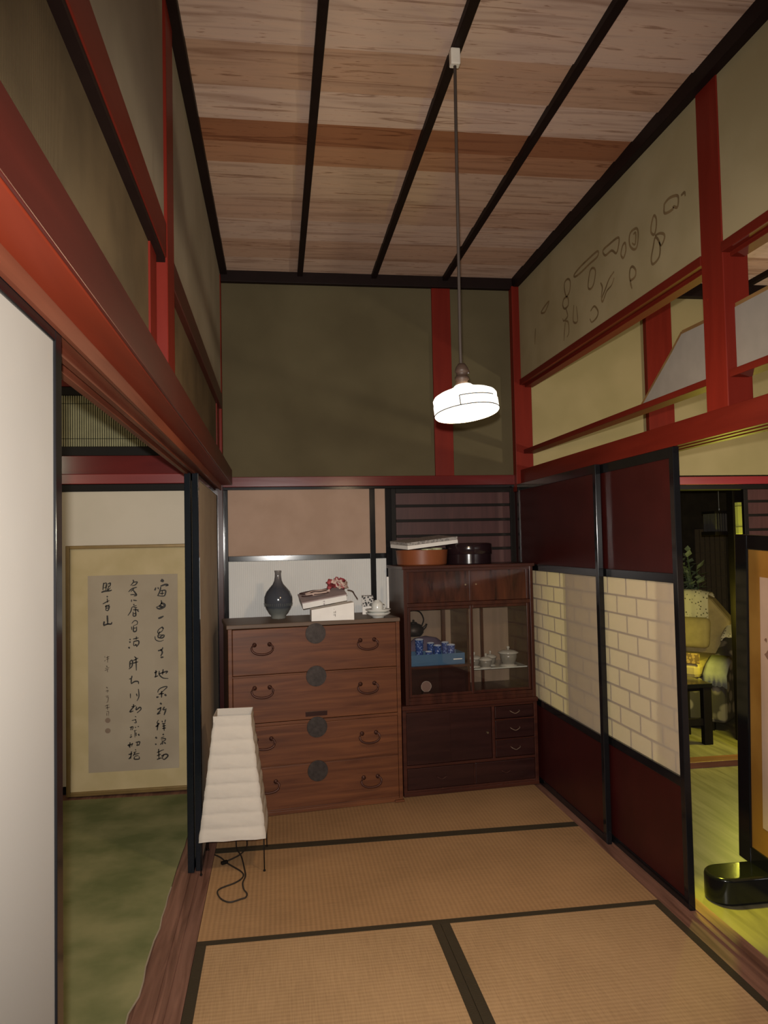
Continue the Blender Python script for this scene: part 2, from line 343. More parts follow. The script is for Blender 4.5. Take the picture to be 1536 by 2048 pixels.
# traced strokes of the calligraphy (width mm, points x,z mm), wall stain outlines (y,z mm), lamp flex (m)
INK= [(19.0,[(-707,1279),(-690,1268)]),(9.9,[(-744,1215),(-737,1233)]),(7.4,[(-725,1234),(-722,1222)]),(10.7,[(-710,1240),(-680,1250),(-665,1246),(-680,1240)]),(9.1,[(-708,1236),(-714,1208),(-728,1181)]),(9.1,[(-708,1212),(-686,1215),(-679,1206),(-689,1180),(-725,1183)]),(6.6,[(-714,1195),(-688,1197)]),(5.8,[(-699,1214),(-701,1184)]),(8.3,[(-707,1154),(-704,1140),(-714,1123),(-738,1111)]),(14.1,[(-708,1137),(-689,1130),(-688,1116),(-714,1102),(-733,1108)]),(14.9,[(-718,1118),(-699,1115)]),(11.6,[(-725,1044),(-709,1049),(-693,1057)]),(9.9,[(-704,992),(-693,979)]),(6.2,[(-702,992),(-725,973),(-726,954),(-702,967),(-695,987)]),(9.1,[(-716,964),(-727,931),(-700,925),(-691,941),(-720,942)]),(6.6,[(-716,930),(-698,941)]),(5.8,[(-745,936),(-741,915),(-716,904),(-693,912)]),(9.1,[(-728,847),(-705,854),(-699,868)]),(9.9,[(-711,855),(-702,836),(-712,815)]),(9.9,[(-713,806),(-695,808)]),(8.3,[(-750,714),(-733,722)]),(8.3,[(-741,730),(-743,687)]),(7.4,[(-750,689),(-728,696)]),(7.4,[(-721,725),(-721,702),(-699,681),(-668,677)]),(8.3,[(-725,706),(-674,721),(-683,707)]),(8.3,[(-698,734),(-702,701)]),(6.6,[(-731,594),(-726,611),(-703,625),(-675,627),(-699,603),(-719,587)]),(9.1,[(-708,603),(-709,563)]),(7.4,[(-726,584),(-694,588)]),(9.9,[(-740,566),(-726,568)]),(11.6,[(-691,582),(-680,572)]),(10.7,[(-718,531),(-708,522)]),(9.1,[(-735,492),(-710,504)]),(8.3,[(-715,505),(-717,485),(-735,464),(-716,471)]),(8.3,[(-692,506),(-704,488)]),(7.4,[(-700,487),(-679,493)]),(9.1,[(-684,487),(-695,457)]),(6.6,[(-728,429),(-737,411),(-724,407),(-745,389),(-728,395)]),(8.3,[(-732,408),(-736,367)]),(6.6,[(-708,423),(-704,413)]),(6.6,[(-687,429),(-691,411)]),(6.6,[(-708,404),(-687,407)]),(7.4,[(-706,390),(-685,393)]),(8.3,[(-706,376),(-685,379)]),(7.4,[(-697,406),(-695,362)]),(10.7,[(-747,327),(-738,318)]),(9.9,[(-748,281),(-742,287)]),(9.9,[(-704,343),(-697,337)]),(5.8,[(-714,320),(-695,326)]),(6.6,[(-715,313),(-688,315),(-694,302),(-713,302)]),(7.4,[(-703,300),(-706,280)]),(6.6,[(-718,279),(-709,293)]),(8.3,[(-696,293),(-686,283)]),(7.4,[(-729,255),(-727,196)]),(5.8,[(-739,233),(-718,242),(-697,249)]),(6.6,[(-739,214),(-715,223)]),(7.4,[(-739,192),(-712,201)]),(9.1,[(-714,210),(-687,221),(-674,210),(-695,190),(-706,196)]),(6.6,[(-697,222),(-710,195)]),(7.4,[(-873,1284),(-869,1271),(-886,1249)]),(7.4,[(-871,1268),(-847,1270),(-860,1252),(-879,1248)]),(7.4,[(-850,1238),(-879,1229),(-899,1211)]),(5.8,[(-867,1229),(-886,1212)]),(9.1,[(-872,1221),(-852,1191),(-868,1186)]),(6.6,[(-888,1193),(-853,1195)]),(5.8,[(-882,1164),(-882,1149)]),(7.4,[(-872,1160),(-850,1156)]),(7.4,[(-870,1137),(-866,1127)]),(5.8,[(-880,1117),(-852,1127)]),(6.6,[(-880,1117),(-887,1091),(-904,1067)]),(5.4,[(-869,1113),(-848,1115)]),(7.4,[(-873,1101),(-840,1101)]),(6.2,[(-857,1117),(-859,1066)]),(6.6,[(-872,1090),(-872,1064),(-856,1066),(-856,1086)]),(5.4,[(-872,1077),(-856,1079)]),(7.4,[(-849,1098),(-839,1088)]),(5.8,[(-881,1019),(-865,1035),(-849,1030),(-850,1013),(-870,1006)]),(5.8,[(-883,1000),(-881,979)]),(8.3,[(-871,1004),(-871,971),(-855,973),(-853,999)]),(5.8,[(-871,989),(-855,991)]),(9.1,[(-895,924),(-888,920)]),(9.9,[(-897,905),(-888,908)]),(9.9,[(-901,877),(-894,868)]),(6.6,[(-874,924),(-842,930)]),(6.6,[(-854,939),(-856,919)]),(8.3,[(-872,908),(-844,913),(-841,895),(-855,876)]),(5.8,[(-870,909),(-870,884),(-850,892)]),(6.6,[(-863,893),(-850,879)]),(8.3,[(-893,791),(-895,752)]),(8.3,[(-893,791),(-879,795),(-882,760),(-900,744)]),(5.8,[(-893,775),(-881,777)]),(6.6,[(-867,818),(-858,809)]),(7.4,[(-873,794),(-845,808)]),(7.4,[(-875,778),(-845,786)]),(7.4,[(-858,814),(-856,733)]),(7.4,[(-882,703),(-886,687),(-899,684)]),(7.4,[(-886,685),(-887,657)]),(8.3,[(-887,654),(-867,667),(-846,666),(-844,651)]),(5.8,[(-892,596),(-892,568)]),(6.6,[(-857,594),(-852,577)]),(6.6,[(-845,622),(-842,577),(-854,550)]),(6.6,[(-874,532),(-874,508)]),(6.2,[(-886,516),(-860,521)]),(8.3,[(-876,513),(-896,486),(-875,491)]),(8.3,[(-856,516),(-859,496),(-837,511),(-831,498),(-854,478)]),(5.0,[(-866,458),(-858,453)]),(4.5,[(-885,433),(-858,439)]),(5.8,[(-865,442),(-859,420),(-872,420)]),(6.6,[(-897,392),(-878,396),(-883,376)]),(5.8,[(-886,397),(-892,376)]),(6.2,[(-866,394),(-861,389)]),(6.2,[(-851,396),(-843,395)]),(4.1,[(-874,371),(-857,375)]),(5.0,[(-867,373),(-867,332)]),(5.8,[(-893,345),(-886,349)]),(7.4,[(-897,332),(-884,339)]),(5.8,[(-860,360),(-860,339)]),(9.1,[(-847,352),(-842,340)]),(6.2,[(-911,286),(-877,294)]),(7.4,[(-896,304),(-897,271)]),(5.8,[(-906,293),(-900,275)]),(5.8,[(-882,299),(-887,279)]),(7.4,[(-863,301),(-839,304),(-845,284)]),(5.4,[(-854,301),(-854,283)]),(7.4,[(-859,283),(-840,286)]),(7.4,[(-888,249),(-893,205)]),(7.4,[(-905,231),(-883,236)]),(7.4,[(-904,204),(-889,221)]),(5.8,[(-867,260),(-860,254)]),(5.0,[(-876,241),(-858,247)]),(6.2,[(-875,229),(-841,236)]),(6.2,[(-866,244),(-879,220)]),(5.4,[(-871,219),(-847,223)]),(7.4,[(-870,215),(-871,202),(-843,202),(-845,217)]),(7.4,[(-1044,1270),(-1049,1225)]),(6.6,[(-1045,1264),(-1029,1268),(-1031,1244),(-1044,1240)]),(7.4,[(-1022,1260),(-1005,1268),(-1010,1247),(-1023,1253)]),(6.6,[(-1028,1257),(-1032,1224)]),(6.6,[(-1015,1246),(-1022,1224),(-1004,1240)]),(9.9,[(-1058,1212),(-1039,1219),(-1009,1221),(-997,1225)]),(9.1,[(-1027,1188),(-1020,1183)]),(6.2,[(-1050,1142),(-1028,1154),(-1011,1162)]),(5.8,[(-1024,1175),(-1022,1149)]),(6.6,[(-1037,1126),(-1010,1136)]),(7.4,[(-1030,1135),(-1032,1106)]),(7.4,[(-1023,1126),(-1012,1127),(-1020,1102),(-1035,1106)]),(5.4,[(-1028,1116),(-1016,1118)]),(9.9,[(-1024,1072),(-1022,1020)]),(9.9,[(-1042,1037),(-1046,1013)]),(9.9,[(-1047,1011),(-1023,1020),(-1002,1020),(-998,1031)])]
FAINT= [(4.1,[(-1041,826),(-1038,819)]),(4.1,[(-1042,797),(-1035,804)]),(4.5,[(-1032,818),(-1013,824)]),(5.0,[(-1023,827),(-1024,788)]),(4.1,[(-1031,808),(-1014,812)]),(4.1,[(-1033,768),(-1024,765)]),(4.1,[(-1038,754),(-1014,758)]),(4.1,[(-1029,769),(-1026,760)]),(4.5,[(-1040,741),(-1018,750)]),(4.5,[(-1026,747),(-1024,730)]),(6.6,[(-1032,642),(-1024,634)]),(5.4,[(-1035,617),(-1021,621),(-1028,609)]),(4.1,[(-1036,586),(-1019,590)]),(5.0,[(-1032,578),(-1021,582),(-1024,554),(-1032,551)]),(4.5,[(-1040,528),(-1015,535)]),(5.8,[(-1036,516),(-1013,520)]),(5.0,[(-1028,537),(-1025,504)]),(4.5,[(-1032,493),(-1019,495),(-1021,468)]),(4.1,[(-1030,486),(-1030,469)])]
STAIN= [(1,[(2905,2864),(2864,2869),(2807,2852),(2799,2828),(2810,2805),(2838,2821),(2844,2813),(2888,2817),(2912,2828),(2911,2851)]),(0,[(2779,2839),(2752,2839),(2748,2822)]),(1,[(3000,2853),(2980,2833),(2982,2797),(3000,2772),(3026,2791),(3024,2820)]),(0,[(2995,2765),(2954,2758),(2919,2739),(2920,2718),(2947,2703),(2961,2724)]),(1,[(2991,2757),(2957,2712),(2966,2662),(3020,2650),(3034,2678),(3015,2719)]),(1,[(3218,2867),(3157,2865),(3142,2831),(3158,2781),(3193,2783),(3227,2820)]),(0,[(3188,2850),(3165,2846),(3174,2799),(3203,2816)]),(1,[(3295,2841),(3269,2842),(3266,2806),(3293,2781),(3316,2808)]),(1,[(3508,2900),(3437,2903),(3342,2898),(3331,2873),(3361,2831),(3412,2863),(3482,2866)]),(1,[(3878,2909),(3801,2921),(3703,2924),(3572,2922),(3574,2895),(3673,2894),(3770,2890),(3854,2893)]),(1,[(3669,2853),(3630,2858),(3602,2829),(3628,2775),(3668,2762),(3698,2785)]),(1,[(3229,2706),(3205,2708),(3177,2681),(3185,2655),(3227,2653),(3238,2674)]),(0,[(3233,2655),(3218,2610)]),(0,[(3393,2753),(3449,2737),(3494,2703),(3540,2669),(3526,2652),(3481,2687),(3425,2698),(3395,2724)]),(0,[(3548,2753),(3528,2721),(3546,2677)]),(1,[(4012,2914),(3966,2919),(3932,2893),(3945,2843),(3992,2830),(4016,2873)]),(1,[(4029,2828),(3974,2818),(3969,2774),(4024,2770),(4050,2800)]),(0,[(4006,2765),(3983,2716),(4039,2705),(4056,2724)]),(0,[(4021,2699),(3977,2679),(3972,2622),(4001,2603)]),(0,[(4021,2692),(4048,2594)]),(0,[(3891,2749),(3907,2665),(3848,2648),(3858,2732)]),(0,[(3677,2649),(3630,2660),(3587,2621),(3604,2595),(3666,2588),(3687,2613)]),(1,[(4399,2865),(4333,2882),(4259,2888),(4325,2849),(4368,2851)]),(0,[(4506,2796),(4526,2700)])]
CORD= [(-0.221, 3.902), (-0.212, 3.819), (-0.187, 3.725), (-0.166, 3.576), (-0.16, 3.507), (-0.169, 3.443), (-0.162, 3.379), (-0.147, 3.335), (-0.15, 3.301), (-0.167, 3.29), (-0.214, 3.269), (-0.252, 3.305), (-0.272, 3.369), (-0.259, 3.407), (-0.202, 3.449), (-0.172, 3.498), (-0.179, 3.556), (-0.248, 3.663), (-0.282, 3.731), (-0.315, 3.775)]
CORD2= [(-0.168, 3.9), (-0.168, 3.819), (-0.197, 3.734), (-0.258, 3.666)]

# ------------------------------------------------------------------ room shell
D = 4.878; ZC = 3.2265
edges = [0, .5, .9, 1.3, 1.75, 2.15, 2.6, 2.867, 3.093, 3.27, 3.448, 3.80, 4.05, 4.32, 4.6]
lt, md, dk, d2 = (0.54, 0.38, 0.295), (0.47, 0.30, 0.212), (0.27, 0.112, 0.054), (0.37, 0.185, 0.102)
cols = [lt, md, lt, lt, md, lt, d2 and (0.44, 0.27, 0.18), lt, dk, d2, (0.50, 0.335, 0.24), md, lt, md, lt]
CEIL = ceilmat('cedar_ceiling_boards', edges, cols)
mb = MB()
for a, b in zip(edges, edges[1:]+[4.99]):     # lapped boards, each tipped a few millimetres
    mb.prism([(a, ZC+0.006), (b, ZC), (b, ZC+0.05), (a, ZC+0.05)], -0.40, 1.72, 'X')
struct(mb.build('ceiling', CEIL))
struct(box('floor', BLACKM, -0.48, 1.66, -0.6, 4.98, -0.12, -0.05))
# back wall of the tatami room: clay plaster above the lintel, thin core below
mb = MB().box(-0.33, 1.60, D, D+0.10, 1.90, 3.25)
struct(mb.build('wall_back', OLIVE))
# left wall plaster above the transoms
mb = MB().box(-0.42, -0.332, -0.6, 2.40, 2.38, 3.24).box(-0.42, -0.332, 2.53, 4.86, 2.36, 3.24)
struct(mb.build('wall_left', GREYP))
mb = MB().box(1.62, 1.70, 2.60, 4.86, 2.515, 3.24).box(1.62, 1.70, -0.6, 2.55, 2.515, 3.24)
WR = struct(mb.build('wall_right', CREAM))
STAINM = plain('brown_water_stain', (0.165, 0.110, 0.052), 0.95, spec=0.1, var=0.25)
mb = MB()
for closed, pts in STAIN:
    if len(pts) < 3: pts = [pts[0], ((pts[0][0]+pts[1][0])/2+2, (pts[0][1]+pts[1][1])/2), pts[1]]
    mb.ribbon(pts, 12, lambda p: (1.6192, p[0]/1000, p[1]/1000), bool(closed))
tag(mb.build('stain', STAINM, WR), 'brown ring shaped water stains')

# ceiling battens and wall mouldings
for bx in (0.173, 0.653, 1.127): trim(DARKTRIM, bx-0.017, bx+0.017, -0.3, 4.84, 3.20, 3.235)
trim(DARKTRIM, -0.34, -0.289, -0.3, 4.86, 3.200, 3.24)
trim(DARKTRIM, 1.582, 1.70, -0.3, 4.86, 3.165, 3.24)
trim(DARKTRIM, -0.33, 1.62, 4.838, 4.95, 3.157, 3.24)
# posts of the back wall
trim(RED, 1.037, 1.163, 4.862, 4.95, 1.91, 3.157)
trim(RED, 1.571, 1.69, 4.815, 4.95, 1.80, 3.17)
trim(RED, -0.40, -0.328, 4.80, 4.95, 1.86, 3.19)
trim(DARKRED, -0.40, -0.328, 4.80, 4.95, 0.0, 1.86)
trim(DARKRED, 1.583, 1.69, 4.83, 4.95, -0.04, 1.80)
# lintel over the back recess and its dark groove strip
trim(REDX, -0.335, 1.60, 4.862, 4.98, 1.848, 1.912)
trim(BLACK, -0.335, 1.60, 4.872, 4.98, 1.83, 1.848, 0.001)
# left lintel: projecting nageshi board with the grooved head rail under it
trim(REDFRONT, -0.276, -0.27, -0.6, 4.82, 1.8585, 1.952, 0.0015)  # thin facing that carries the shaded tone of the beam front
trim(REDUNDER, -0.36, -0.276, -0.6, 4.82, 1.858, 1.951)
mb = MB().prism([(-0.335, 1.858), (-0.335, 1.824), (-0.343, 1.824), (-0.343, 1.834), (-0.373, 1.834), (-0.373, 1.818), (-0.386, 1.818), (-0.386, 1.830), (-0.404, 1.830), (-0.404, 1.815), (-0.42, 1.815), (-0.42, 1.858)], -0.6, 4.82, 'Y')
NT[0] += 1; struct(mb.build('trim_%d' % NT[0], SOFFIT))
# left post, and the upper transom rails
trim(RED, -0.385, -0.322, 2.386, 2.54, 1.94, 3.205)
trim(REDY, -0.41, -0.325, -0.6, 2.388, 2.372, 2.482)
trim(DARKTRIM, -0.41, -0.329, -0.6, 2.388, 2.358, 2.372, 0.001)
trim(wood('deep_red_rail_wood', (0.050, 0.010, 0.007), (0.075, 0.014, 0.009), 'Y', 1, .4, .3, 10), -0.41, -0.325, 2.538, 4.81, 2.335, 2.427)
# transom screens between nageshi and rail (fine ribbed olive blind cloth)
BLIND = ribmat('olive_ribbed_blind', (0.040, 0.027, 0.013), (0.165, 0.118, 0.060), 'Y', 95)
w1 = struct(empty('window_1', (-0.354, 1.2, 1.952))); MB().box(-0.008, 0.0, -1.75, 1.16, 0, 0.41).build('blind_cloth', BLIND, w1)
fr = MB().box(-0.012, 0.006, 1.02, 1.13, 0, 0.406); fr.build('frame', RED, w1)
w2 = struct(empty('window_2', (-0.350, 3.6, 1.952))); MB().box(-0.008, 0.0, -1.07, 1.20, 0, 0.39).build('blind_cloth', BLIND, w2)
MB().box(-0.012, 0.006, 1.02, 1.20, 0, 0.383).build('frame', RED, w2)
# right side: transom rails, head beam, post
trim(RED, 1.615, 1.715, 2.51, 2.648, 1.935, 3.19)
for a, b in ((-0.6, 2.512), (2.646, 4.82)):
    NT[0] += 1
    struct(MB().prism([(1.61, 2.505), (1.61, 2.542), (1.70, 2.542), (1.70, 2.49), (1.645, 2.49), (1.645, 2.505)], a, b, 'Y').build('trim_%d' % NT[0], REDY, bevel=0.002))
    trim(REDY, 1.625, 1.70, a, b, 2.048, 2.075)
NT[0] += 1
struct(MB().prism([(1.60, 1.845), (1.60, 1.94), (1.73, 1.94), (1.73, 1.845), (1.695, 1.845), (1.695, 1.855), (1.675, 1.855), (1.675, 1.845), (1.645, 1.845), (1.645, 1.855), (1.625, 1.855), (1.625, 1.845)], -0.6, 4.83, 'Y').build('trim_%d' % NT[0], REDY, bevel=0.002))
# grey mountain-shaped board standing in the right transom
GREYB = plain('grey_transom_board', (0.20, 0.185, 0.165), 0.9, var=0.06)
EDGEW = wood('brown_board_edging', (0.13, 0.07, 0.025), (0.19, 0.11, 0.04), 'Y', 1, .5)
tb = thing('transom_board', 'grey sloping mountain shaped board standing on the red transom rail behind the post', 'transom board', (1.655, 2.7, 2.075))
out = [(0.536, 0.0), (0.273, 0.165), (0.176, 0.232), (0.01, 0.228), (-0.4, 0.230), (-2.2, 0.230), (-2.2, 0.0)]
MB().prism(out, 0.0, 0.012, 'X').build('board', GREYB, tb)
mb = MB()
for (a, b), (c, d) in zip(out[:4], out[1:5]):
    q = Vector((b-d, c-a)); q = -q.normalized()*0.015
    mb.prism([(a, b), (c, d), (c+q.x, d+q.y), (a+q.x, b+q.y)], 0.002, 0.03, 'X')
mb.build('edging', EDGEW, tb)

# sills
mb = MB().prism([(-0.318, -0.06), (-0.318, 0.0), (-0.352, 0.0), (-0.352, -0.004), (-0.372, -0.004), (-0.372, 0.0), (-0.388, 0.0), (-0.388, -0.004), (-0.408, -0.004), (-0.408, 0), (-0.472, 0), (-0.472, -0.06)], -0.6, 4.80, 'Y')
NT[0] += 1; struct(mb.build('trim_%d' % NT[0], SILL))
mb = MB().prism([(1.521, -0.12), (1.521, -0.004), (1.566, -0.004), (1.566, -0.010), (1.594, -0.010), (1.594, -0.004), (1.600, -0.004), (1.600, -0.010), (1.628, -0.010), (1.628, -0.004), (1.68, -0.004), (1.68, -0.12)], -0.6, 4.83, 'Y')
NT[0] += 1; struct(mb.build('trim_%d' % NT[0], SILL))

# ------------------------------------------------------------------ guest room on the left
struct(box('floor_left', SILL, -3.2, -0.473, -0.6, 5.0, -0.12, -0.004))
rnd = random.Random(3); pts = []
y = -0.5
while y < 4.80:
    pts.append((-0.474+rnd.uniform(-0.006, 0.004)-(0.012 if y < 2.6 else 0), y)); y += 0.09
cp_ = tag(MB().prism([(-3.15, -0.5)]+pts+[(-3.15, 4.80)], -0.0035, 0.004, 'Z').build('carpet', CARPET), 'mottled green carpet covering the floor of the room on the left', 'carpet')
MB().tube([(a, b, 0.002) for a, b in pts if b < 3.5], 0.0032, 6).build('frayed_edge', plain('pale_carpet_backing', (.30, .25, .18), .9), cp_)
mb = MB().box(-3.2, -0.40, D+0.03, D+0.10, -0.05, 1.80)
struct(MB().box(-3.2, -0.40, D+0.02, D+0.10, 2.47, 3.24).build('wall_guest_back', GREYP))
struct(MB().box(-3.25, -3.15, -0.6, 5.0, -0.05, 3.24).build('wall_guest_side', CREAM))
struct(MB().box(-3.2, -0.43, -0.6, 5.0, 3.05, 3.10).build('ceiling_guest', CEIL))
trim(REDX, -3.15, -0.40, 4.855, 4.97, 1.935, 2.05)
trim(wood('bright_red_lower_rail', (.20, .022, .022), (.24, .028, .026), 'X', 1, .3), -3.15, -0.40, 4.848, 4.97, 1.875, 1.936)
trim(BLACKM, -3.15, -0.40, 4.865, 4.97, 1.830, 1.875)
trim(BLACKM, -3.15, -0.40, 4.858, 4.97, 2.05, 2.108)
trim(BLACKM, -3.15, -0.40, 4.858, 4.97, 2.425, 2.478)
trim(REDX, -3.15, -0.40, 4.852, 4.97, 2.478, 2.52)
# bamboo-slat transom
sc = thing('bamboo_transom_blind', 'pale green bamboo slat blind in the transom above the calligraphy', 'blind', (-1.1, 4.88, 2.108))
mb = MB()
x = -1.2
while x < 0.68:
    mb.box(x, x+0.0085, -0.004, 0.004, 0, 0.317); x += 0.0135
mb.build('slats', plain('green_bamboo', (0.26, 0.24, 0.12), 0.55, var=.15), sc)
mb = MB()
for z in (0.050, 0.268): mb.tube([(-1.2, -0.006, z), (0.68, -0.006, z)], 0.0016, 6)
mb.build('binding_thread', BLACKM, sc)
MB().box(-1.25, 0.70, 0.012, 0.02, 0, 0.317).build('backing', plain('dark_gap_cloth', (0.05, 0.047, 0.025), .9), sc)
# white fusuma of the guest room back wall
g = struct(empty('door_1', (-1.3, D, 0.0)))
MB().box(-1.85, 0.90, 0.0, 0.03, 0.04, 1.83).build('panel', CREAMP, g); MB().box(-1.85, 0.90, -0.004, 0.03, 0.0, 0.045).build('rail', BLACK, g)
# framed calligraphy leaning there
cal = thing('framed_calligraphy', 'tall gilt framed black brush calligraphy leaning on the far wall of the left room', 'framed calligraphy', (0, 0, 0))
GOLDF = plain('bronze_gilt_frame', (0.21, 0.135, 0.045), .4, .3)
FX0, FX1, FZ0, FZ1 = -1.262, -0.475, 0.003, 1.498
mb = MB().box(FX0, FX0+.022, 4.80, 4.838, FZ0, FZ1).box(FX1-.022, FX1, 4.80, 4.838, FZ0, FZ1).box(FX0+.022, FX1-.022, 4.80, 4.838, FZ1-.02, FZ1).box(FX0+.022, FX1-.022, 4.80, 4.838, FZ0, FZ0+.024)
mb.build('frame', GOLDF, cal, bevel=.003)
MB().box(FX0+.02, FX1-.02, 4.818, 4.836, FZ0+.02, FZ1-.018).build('silk_mount', mottle('gold_silk', (0.48, 0.38, 0.20), (0.54, 0.43, 0.24), 5, rough=.6), cal)
MB().box(-1.137, -0.608, 4.8165, 4.819, 0.135, 1.314).build('paper_sheet', mottle('aged_grey_paper', (0.36, 0.295, 0.215), (0.42, 0.35, 0.26), 2.2, rough=.9), cal)
mb = MB()
for w, p in INK: mb.ribbon(p, w*1.0, lambda q: (q[0]/1000, 4.8158, q[1]/1000))
mb.build('brush_lettering', plain('black_ink', (0.016, 0.011, 0.007), .6), cal)
mb = MB()
for w, p in FAINT: mb.ribbon(p, w*.9, lambda q: (q[0]/1000, 4.8158, q[1]/1000))
SEAL = plain('faded_seal_red', (0.21, 0.145, 0.10), .8)
mb.build('signature_lettering', plain('pale_ink', (0.12, 0.085, 0.055), .7), cal)
for z in (0.442, 0.380):
    mb = MB().prism([(-1.0245+.0155*math.cos(a*math.pi/8)*(1 if z > .4 else 1.05), z+.0155*math.sin(a*math.pi/8)) for a in range(16)], 4.8155, 4.8162, 'Y')
    mb.build('seal_stamp', SEAL, cal)

# ------------------------------------------------------------------ sliding doors
# near white fusuma, left
d = struct(empty('door_2', (-0.358, 0.80, 0.0)))
MB().box(-0.008, 0.010, -0.46, 0.475, 0.04, 1.812).build('paper_panel', WHITEP, d)
mb = MB().box(-0.014, 0.014, 0.457, 0.492, 0.0, 1.831).box(-0.014, 0.014, -0.50, -0.46, 0.0, 1.831).box(-0.014, 0.014, -0.46, 0.457, 1.807, 1.831).box(-0.014, 0.014, -0.46, 0.457, 0.0, 0.045)
mb.build('frame', BLACK, d, bevel=.002)
# the two far left fusuma stacked on each other
for i, (n, xx, yy) in enumerate((('door_3', -0.372, 3.61), ('door_4', -0.406, 3.595))):
    d = struct(empty(n, (xx, yy, 0)))
    MB().box(-0.007, 0.009, 0.02, 1.15, 0.03, 1.80).build('paper_panel', BEIGEP, d)
    MB().box(-0.0145, 0.0145, 0, 0.035, 0.0, 1.82).box(-0.0145, 0.0145, 1.15, 1.185, 0.0, 1.82).box(-0.0145, 0.0145, 0.035, 1.15, 1.79, 1.82).box(-0.0145, 0.0145, 0.035, 1.15, 0.0, 0.03).build('frame', plain('blue_black_lacquer', (0.006, 0.008, 0.011), .10, spec=.3), d, bevel=.002)
# tan and white fusuma behind the chest
d = struct(empty('door_5', (0.2, 4.90, 0.0)))
MB().box(-0.505, 0.535, -.004, .010, 1.40, 1.83).build('paper_panel', TANP, d)
tag(MB().box(-0.505, 0.535, -.004, .010, 0.02, 1.40).build('paper_panel', STREAKP, d), 'white streaked paper lower half')
MB().box(-0.535, -0.503, -.018, .018, 0, 1.83).box(0.40, 0.435, -.018, .018, 0, 1.83).box(0.502, 0.542, -.018, .018, 0, 1.83).box(-0.503, 0.502, -.012, .018, 1.378, 1.412).box(-0.503, 0.502, -.012, .018, 0, .04).build('frame', BLACK, d, bevel=.002)
# dark boarded door behind the cabinet
def boarded(n, x0, x1, y, zs):
    d = struct(empty(n, (x0, y, 0)))
    w = x1-x0
    MB().box(0.03, w-.03, 0, .012, 0.02, 1.80).build('board_panel', SLATW, d)
    mb = MB().box(0, .032, -.015, .015, 0, 1.83).box(w-.032, w, -.015, .015, 0, 1.83).box(.032, w-.032, -.015, .015, 1.80, 1.83).box(.032, w-.032, -.015, .015, 0, .05)
    for z in zs: mb.box(.032, w-.032, -.012, 0, z-.009, z+.009)
    mb.build('frame', BLACKM, d, bevel=.002)
ZS = (1.716, 1.619, 1.518, 1.427, 1.30, 1.18, 1.06, .94, .82, .70, .58, .46, .34, .22)
boarded('door_6', 0.742, 1.578, 4.905, ZS)
# right doors: maroon boards, paper middle with staggered bars behind
def paper_door(n, x, y0, y1):
    d = struct(empty(n, (x, y0, -0.010))); w = y1-y0; s = .034
    z = lambda v: v+.010
    MB().box(.006, .016, s, w-s, z(1.325), z(1.80)).build('upper_board', MAROON, d)
    MB().box(.006, .016, s, w-s, z(.02), z(.47)).build('lower_board', MAROON, d)
    MB().box(.0120, .0124, s, w-s, z(.505), z(1.292)).build('paper', SHOJI, d)
    mb = MB(); k = 9; dz = (1.292-.505)/k
    for i in range(1, k): mb.box(.0126, .020, s, w-s, z(.505+i*dz)-.004, z(.505+i*dz)+.004)
    for i in range(k):
        yy = w-s-.05-(.10 if i % 2 else 0)
        while yy > s:
            mb.box(.0127, .020, yy-.005, yy+.005, z(.505+i*dz), z(.505+(i+1)*dz)); yy -= .2
    mb.build('lattice', plain('pale_lattice_wood', (.05, .035, .02), .7), d)
    mb = MB().box(0, .028, 0, s, 0, z(1.845)).box(0, .028, w-s, w, 0, z(1.845)).box(.001, .027, s, w-s, z(1.80), z(1.845)).box(.001, .027, s, w-s, 0, z(.03))
    mb.box(0, .0125, s, w-s, z(1.288), z(1.328)).box(0, .0125, s, w-s, z(.468), z(.508)).box(.0125, .027, s, w-s, z(1.29), z(1.327)).box(.0125, .027, s, w-s, z(.469), z(.506))
    mb.build('frame', BLACK, d, bevel=.002)
paper_door('door_7', 1.566, 3.565, 4.80)
paper_door('door_8', 1.600, 2.880, 4.05)

# ------------------------------------------------------------------ tatami mats
def tatami(label, x0, x1, y0, y1, axis, bs):
    t = thing('tatami_mat', label, 'tatami mat', ((x0+x1)/2, (y0+y1)/2, -0.05), 0, 'tatami mats of the narrow room')
    hx, hy = (x1-x0)/2-.0008, (y1-y0)/2-.0008
    MB().box(-hx, hx, -hy, hy, 0, .0495).build('rush_surface', TATX if axis == 'X' else TATY, t)
    for b in bs:
        q = {'N': (-hx, hx, hy-.030, hy), 'S': (-hx, hx, -hy, -hy+.030), 'E': (hx-.032, hx, -hy, hy), 'W': (-hx, -hx+.036, -hy, hy)}[b]
        MB().box(q[0], q[1], q[2], q[3], .040, .0512).build('border', HERI, t)
tatami('tatami mat lying crosswise under the chest and the cabinet', -0.317, 1.519, 3.826, 4.72, 'X', 'NS')
tatami('tatami mat lying crosswise in front of the paper floor lamp', -0.317, 1.519, 2.943, 3.826, 'X', 'NS')
tatami('long tatami mat running toward the viewer beside the left sill', -0.317, 0.605, 1.13, 2.943, 'Y', 'EW')
tatami('long tatami mat running toward the viewer beside the right sill', 0.605, 1.519, 1.13, 2.943, 'Y', 'EW')
trim(SILL, -0.317, 1.58, 4.722, 4.90, -0.05, 0.0)

